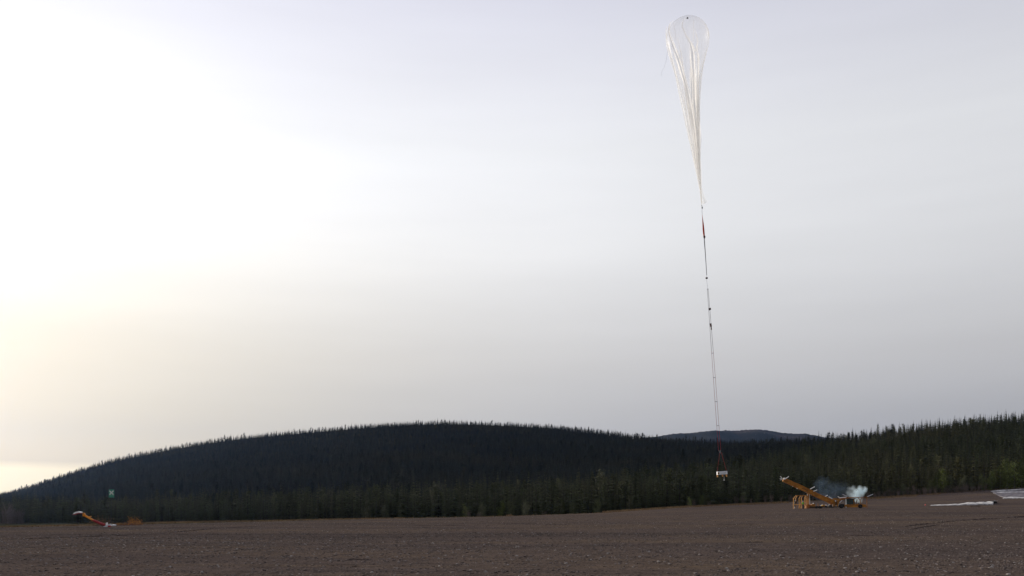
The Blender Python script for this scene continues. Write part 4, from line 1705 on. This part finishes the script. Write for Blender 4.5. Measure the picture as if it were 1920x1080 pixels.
m144 = 1 / (18 * F / DB)
smoke('smoke_puff', [(U(a_, b_, dy), r_ * m144 * 1.25, w) for a_, b_, r_, w, dy in
                     ((1270, 335, 80, 1.2, .9), (1120, 300, 85, .8, 1.1), (1170, 400, 110, 1, 1.0), (1040, 420, 125, .75, 1.1), (900, 320, 100, .30, 1.2), (790, 290, 70, .22, 1.3), (1040, 540, 130, .8, 1.0), (1080, 660, 100, .6, .9),
                      (850, 460, 130, .2, 1.2), (960, 650, 80, .3, 1), (760, 400, 90, .12, 1.2))],
      3, (.80, .94, 1.0), 2.2, .9, 'bright white smoke puff rising behind the tractor cab')
smoke('smoke_drift', [(P(1450 + a_ / 9.6, 880 + b_ / 9.6, DB + 4), r_ / 77 * 1.35, w) for a_, b_, r_, w in
                      ((870, 265, 95, 1), (935, 225, 70, .9), (980, 350, 120, .8), (890, 420, 110, .8), (1120, 380, 130, .7), (1060, 490, 110, .6), (1230, 340, 110, .5), (1180, 480, 90, .5), (1320, 400, 90, .4))],
      4, (.48, .70, 1.0), .048, .6, 'thin bluish smoke drifting between the boom and the tractor')


# ------------------------------------------------------------------ white sheets on the ground
def tarp(name, rowpts, hfun, nu, nv, material, label, cat):
    """rowpts: four photo pixels (near-left, near-right, far-right, far-left) on the ground"""
    c = [hit(*p) for p in rowpts]
    vs, fs = [], []
    for j in range(nv):
        for i in range(nu):
            s, t = i / (nu - 1), j / (nv - 1)
            p = (c[0] * (1 - s) + c[1] * s) * (1 - t) + (c[3] * (1 - s) + c[2] * s) * t
            z = gz(p.x, p.y) + .03 + hfun(s, t)
            vs.append((p.x, p.y + .25 * math.sin(9 * s + 4 * t), z))
    n0 = len(vs)
    for j in range(nv):
        for i in range(nu):
            x, y, z = vs[j * nu + i]
            vs.append((x, y, min(z - .02, gz(x, y) + .004)))
    for j in range(nv - 1):
        for i in range(nu - 1):
            k = j * nu + i
            fs.append((k, k + 1, k + nu + 1, k + nu))
    for j in range(nv - 1):
        for i in (0, nu - 1):
            k = j * nu + i
            fs.append((k, k + nu, k + nu + n0, k + n0) if i == 0 else (k + nu, k, k + n0, k + nu + n0))
    for i in range(nu - 1):
        fs.append((i + 1, i, i + n0, i + 1 + n0))
        k = (nv - 1) * nu + i
        fs.append((k, k + 1, k + 1 + n0, k + n0))
    return vs, fs, c


def roll_h(s, t):
    base_ = (.05 + .40 * min(1, max(0, (s - .28) / .3)) ** .7) * (.35 + .65 * math.sin(math.pi * min(1, max(0, t * .95 + .05))) ** .6)
    return base_ + .09 * math.sin(31 * s + 5 * t + 2 * math.sin(7 * s)) * math.sin(3.1 * t) + .09 * math.sin(67 * s + 11 * t) * s * t - .12 * math.exp(-((s - .42) / .05) ** 2)


vs, fs, cc = tarp('sheet', [(1744, 948.5), (1862, 946.5), (1862, 941.5), (1752, 946.5)], roll_h, 90, 16, TARP, '', '')
roll = empty('plastic_sheet_roll', cc[0], 'long white plastic sheet bundled into a low roll with black end', 'plastic sheet')
mesh_obj('sheet', vs, fs, TARP, roll, True)
e1, e2 = cc[1], cc[2]
mb = MB()
mid_ = (e1 + e2) / 2
mb.beam(mid_ + Vector((.05, -1.2, .28)), mid_ + Vector((.6, 1.4, .5)), 1.0, .52, up=(1, 0, 0))
mb.build('end_frame', BLACK, roll)
mb = MB()
mb.beam(mid_ + Vector((.3, -.5, .82)), mid_ + Vector((1.6, .9, .78)), .7, .06, up=(0, 1, 0))
mb.build('end_board', PALE, roll)
mb = MB()
h0 = hit(1830, 949.5)
mb.ball(h0 + Vector((0, 0, .02)), (1.2, .35, .16), 12, 6)
mb.ball(h0 + Vector((-.9, .1, .02)), (.6, .3, .13), 10, 6)
mb.v = [(x + rnd.uniform(-.05, .05), y + rnd.uniform(-.05, .05), z + rnd.uniform(-.03, .03)) for x, y, z in mb.v]
o = mb.build('dirt_mound', RUT)
tag(o, 'small dark dirt mound at the front of the white sheet roll', 'dirt')


def flat_h(s, t):
    return (.05 + .16 * abs(math.sin(3.1 * (t * 2.2 + .25 * s + .1 * math.sin(5 * s)))) ** 3 + .05 * math.sin(26 * s + 9 * t) + .04 * math.sin(53 * s - 17 * t)
            + .02) * (1 - .6 * (t > .98))


vs, fs, cc = tarp('sheet', [(1884, 934), (1985, 934), (1990, 911.5), (1857, 921.3)], flat_h, 70, 40, TARPGREY, '', '')
sheet = empty('ground_sheet', cc[0], 'grey-white plastic ground sheet in overlapping layers at the field edge', 'plastic sheet')
mesh_obj('sheet_layer', vs, fs, TARPGREY, sheet, True)
for (pl, hh) in (([(1880, 935), (1985, 934.2), (1985, 931.6), (1884, 933)], .30), ([(1862, 925.5), (1985, 920.5), (1985, 919), (1866, 924.2)], .34), ([(1858, 922), (1985, 913.4), (1985, 912), (1860, 921)], .34)):
    vs, fs, _c = tarp('x', pl, lambda s, t, hh=hh: .12 + hh * math.sin(math.pi * t) * (.6 + .4 * math.sin(8 * s + 1)) * min(1, 8 * s + .1), 60, 7, TARP, '', '')
    mesh_obj('sheet_edge_fold', vs, fs, TARP, sheet, True)

mk = hit(1735, 948)
cone = empty('marker_cone', mk, 'tiny pink-red marker standing left of the white sheet roll', 'marker')
mb = MB()
mb.tube([mk, mk + Vector((0, 0, .42))], [.17, .06], 10)
mb.build('cone_body', CONE, cone)
mb = MB()
mb.beam(mk + Vector((-.22, 0, .02)), mk + Vector((.22, 0, .02)), .44, .05)
mb.build('base_plate', DARK, cone)

# ------------------------------------------------------------------ left side: sign, slanted boom, bush
sg = hit(208.5, 985.8)
DS = sg.y
sB2 = DS / F
sign = empty('assembly_point_sign', sg, 'green assembly point sign with white arrows on a tall thin post', 'sign')
mb = MB()
mb.tube([sg - Vector((0, 0, .2)), P(208.5, 919, DS)], .035, 8)
mb.build('post', POST, sign)
mb = MB()
y0 = DS - .06
mb.prism([P(204.1, 917.8, y0), P(214, 917.8, y0), P(214, 932.8, y0), P(204.1, 932.8, y0)], -.012, .012)
plate = mb.build('plate', GREENSIGN, sign)
arr = MB()
yf = y0 - .02
ctr = P(209, 923.9, yf)
hw = 4.2 * sB2
for sx_, sz_ in ((-1, 1), (1, 1), (-1, -1), (1, -1)):
    d = Vector((sx_, 0, sz_)).normalized()
    nrm_ = Vector((-d.z, 0, d.x))
    tip, tail = ctr + d * hw * .42, ctr + d * hw * 1.30
    nk_ = ctr + d * hw * .72
    w_ = .04
    arr.prism([tail + nrm_ * w_, nk_ + nrm_ * w_, nk_ + nrm_ * w_ * 2.6, tip, nk_ - nrm_ * w_ * 2.6, nk_ - nrm_ * w_, tail - nrm_ * w_], -.004, .004)
arr.build('arrows', WHITE, plate)
ppl = MB()
for dx in (-.075, 0, .075):
    c0 = ctr + Vector((dx, -.002, 0))
    ppl.prism([c0 + Vector((math.cos(a) * .032, 0, .075 + math.sin(a) * .032)) for a in np.linspace(0, 2 * math.pi, 9)[:-1]], -.004, .004)
    ppl.prism([c0 + Vector(p) for p in ((-.03, 0, .035), (.03, 0, .035), (.028, 0, -.09), (-.028, 0, -.09))], -.004, .004)
ppl.build('people_symbol', WHITE, plate)
txt = MB()
for k in range(12):
    x = 205.2 + k * .62
    if k in (7,):
        continue
    txt.prism([P(x, 929, yf), P(x + .42, 929, yf), P(x + .42, 930.2, yf), P(x, 930.2, yf)], -.003, .003)
txt.build('small_print', mat('pale_green_print', (.12, .36, .26), .6, .05, 4), plate)


DBM = hit(200, 988.3).y


def B(zx, zy, dy=0.0):
    return P(120 + zx / 10.8, 900 + zy / 10.8, DBM + dy)


bo_ = empty('slanted_boom', GR(B(880, 940)), 'slanted red and orange boom with white hood, lowered beside the green sign', 'boom')
mb = MB()
mb.tube([B(560, 805), B(640, 838), B(845, 922)], [.08, .14, .14], 10)
mb.build('red_tube', RED, bo_)
mb = MB()
mb.beam(B(378, 692), B(640, 842), .16, .16)
mb.beam(B(385, 688), B(415, 712), .2, .30)
mb.build('orange_arm', mat('bright_orange_paint', (.75, .27, .02), .5, .15, 2), bo_)
mb = MB()
mb.beam(B(500, 742), B(552, 738), .12, .11)
mb.build('arm_bracket', ORANGE_L, bo_)
# hood: half shell, white on top with a red lip
hood_pts = [(208, 690), (228, 662), (262, 644), (305, 636), (340, 644), (352, 658)]
low_pts = [(352, 660), (320, 668), (275, 676), (240, 690), (212, 700)]
mb = MB()
mb.prism([B(*p) for p in hood_pts + low_pts], -.30, .30)
mb.build('hood', WHITE, bo_)
mb = MB()
mb.prism([B(*p) for p in [(206, 692), (240, 688), (275, 675), (345, 664), (350, 676), (280, 690), (240, 702), (204, 708)]], -.33, .33)
mb.build('hood_lip', RED, bo_)
mb = MB()
mb.beam(B(262, 690), B(385, 706), .22, .2)
mb.beam(B(300, 705), B(365, 752), .14, .14)
mb.build('hood_arm', DARK, bo_)
mb = MB()
mb.prism([B(832, 900), B(872, 858), B(886, 868), B(880, 915), B(850, 918)], -.05, .05)
mb.build('upright_fin', WHITE, bo_)
mb = MB()
mb.prism([B(808, 940), B(850, 918), B(945, 886), B(950, 900), B(880, 945), B(815, 952)], -.12, .12)
mb.build('base_plate', PALE, bo_)
mb = MB()
mb.tube([B(895, 938, -.25), B(945, 942, -.25)], .10, 8)
mb.build('foot_roller', RED, bo_)
mb = MB()
mb.prism([B(955, 915, .6), B(985, 898, .6), B(1035, 905, .6), B(1030, 930, .6), B(960, 930, .6)], -.3, .3)
mb.build('foot_block', PALE, bo_)

bush_pos = hit(236, 985.5)
bush_pos.y += .8
bush_pos.z = gz(bush_pos.x, bush_pos.y)
bush = empty('autumn_bush', bush_pos, 'low autumn bush with golden orange leaves on bare red twigs', 'bush')
tw, lv, lv2 = MB(), MB(), MB()
r_ = random.Random(5)
for k in range(110):
    x = r_.uniform(-1.35, 1.35)
    hgt = (.25 + .75 * math.exp(-((x - .55) / .6) ** 2)) * r_.uniform(.5, 1.25)
    b0 = bush_pos + Vector((x, r_.gauss(0, .35), -.05))
    e0 = b0 + Vector((r_.gauss(.08, .22), r_.gauss(0, .15), hgt + .1))
    tw.tube([b0, (b0 + e0) / 2 + Vector((r_.gauss(0, .05), 0, .05)), e0], [.012, .010, .005], 3, False)
    for j in range(int(6 + 8 * (x > .1))):
        p = b0.lerp(e0, r_.uniform(.3, 1.05)) + Vector((r_.gauss(0, .06), r_.gauss(0, .06), r_.gauss(0, .05)))
        u_ = Vector((r_.gauss(0, 1), r_.gauss(0, 1), r_.gauss(0, 1))).normalized()
        w_ = u_.orthogonal().normalized()
        s_ = r_.uniform(.02, .05)
        (lv if r_.random() < (.65 if x > 0 else .25) else lv2).add([p - u_ * s_, p + w_ * s_ * .6, p + u_ * s_, p - w_ * s_ * .6], [(0, 1, 2, 3)])
tw.build('twigs', REDTWIG, bush)
lv.build('leaves', AUTUMN, bush)
lv2.build('brown_leaves', mat('brown_dry_leaves', (.15, .075, .03), .8, .3, 4), bush)

wp = hit(178, 987)
wp.y += 1.2
wp.z = gz(wp.x, wp.y)
weed = empty('weed_clump', wp, 'clump of dry weeds around the slanted boom', 'weeds')
tw, lv = MB(), MB()
for k in range(70):
    b0 = wp + Vector((r_.gauss(0, .55), r_.gauss(0, .3), -.05))
    e0 = b0 + Vector((r_.gauss(.1, .3), r_.gauss(0, .2), r_.uniform(.25, 1.15)))
    tw.tube([b0, e0], [.010, .004], 3, False)
    for j in range(7):
        p = b0.lerp(e0, r_.uniform(.4, 1.05)) + Vector((r_.gauss(0, .05), r_.gauss(0, .05), r_.gauss(0, .04)))
        lv.add([p, p + Vector((r_.gauss(0, .05), .01, .05)), p + Vector((r_.gauss(0, .05), 0, .07))], [(0, 1, 2)])
tw.build('stems', TWIG, weed)
lv.build('seed_heads', STRAW, weed)

# ------------------------------------------------------------------ haze in the air
mb = MB()
x0, x1, y0, y1, z0, z1 = -9400, 9400, -400, 7700, -60, 620
mb.add([(x0, y0, z0), (x1, y0, z0), (x1, y1, z0), (x0, y1, z0), (x0, y0, z1), (x1, y0, z1), (x1, y1, z1), (x0, y1, z1)],
       [(0, 3, 2, 1), (4, 5, 6, 7), (0, 1, 5, 4), (1, 2, 6, 5), (2, 3, 7, 6), (3, 0, 4, 7)])
hm = bpy.data.materials.new('haze_air')
hm.use_nodes = True
N, L, M = new_nodes(hm.node_tree)
ho = N('ShaderNodeOutputMaterial')
hv = N('ShaderNodeVolumePrincipled')
hv.inputs['Color'].default_value = (.32, .52, .98, 1)
hv.inputs['Density'].default_value = 1.4e-5
hv.inputs['Anisotropy'].default_value = .75
L(hv.outputs[0], ho.inputs['Volume'])
haze = mb.build('haze', hm)
tag(haze, 'thin bluish haze in the air over the whole field and hills', 'haze', kind='stuff')
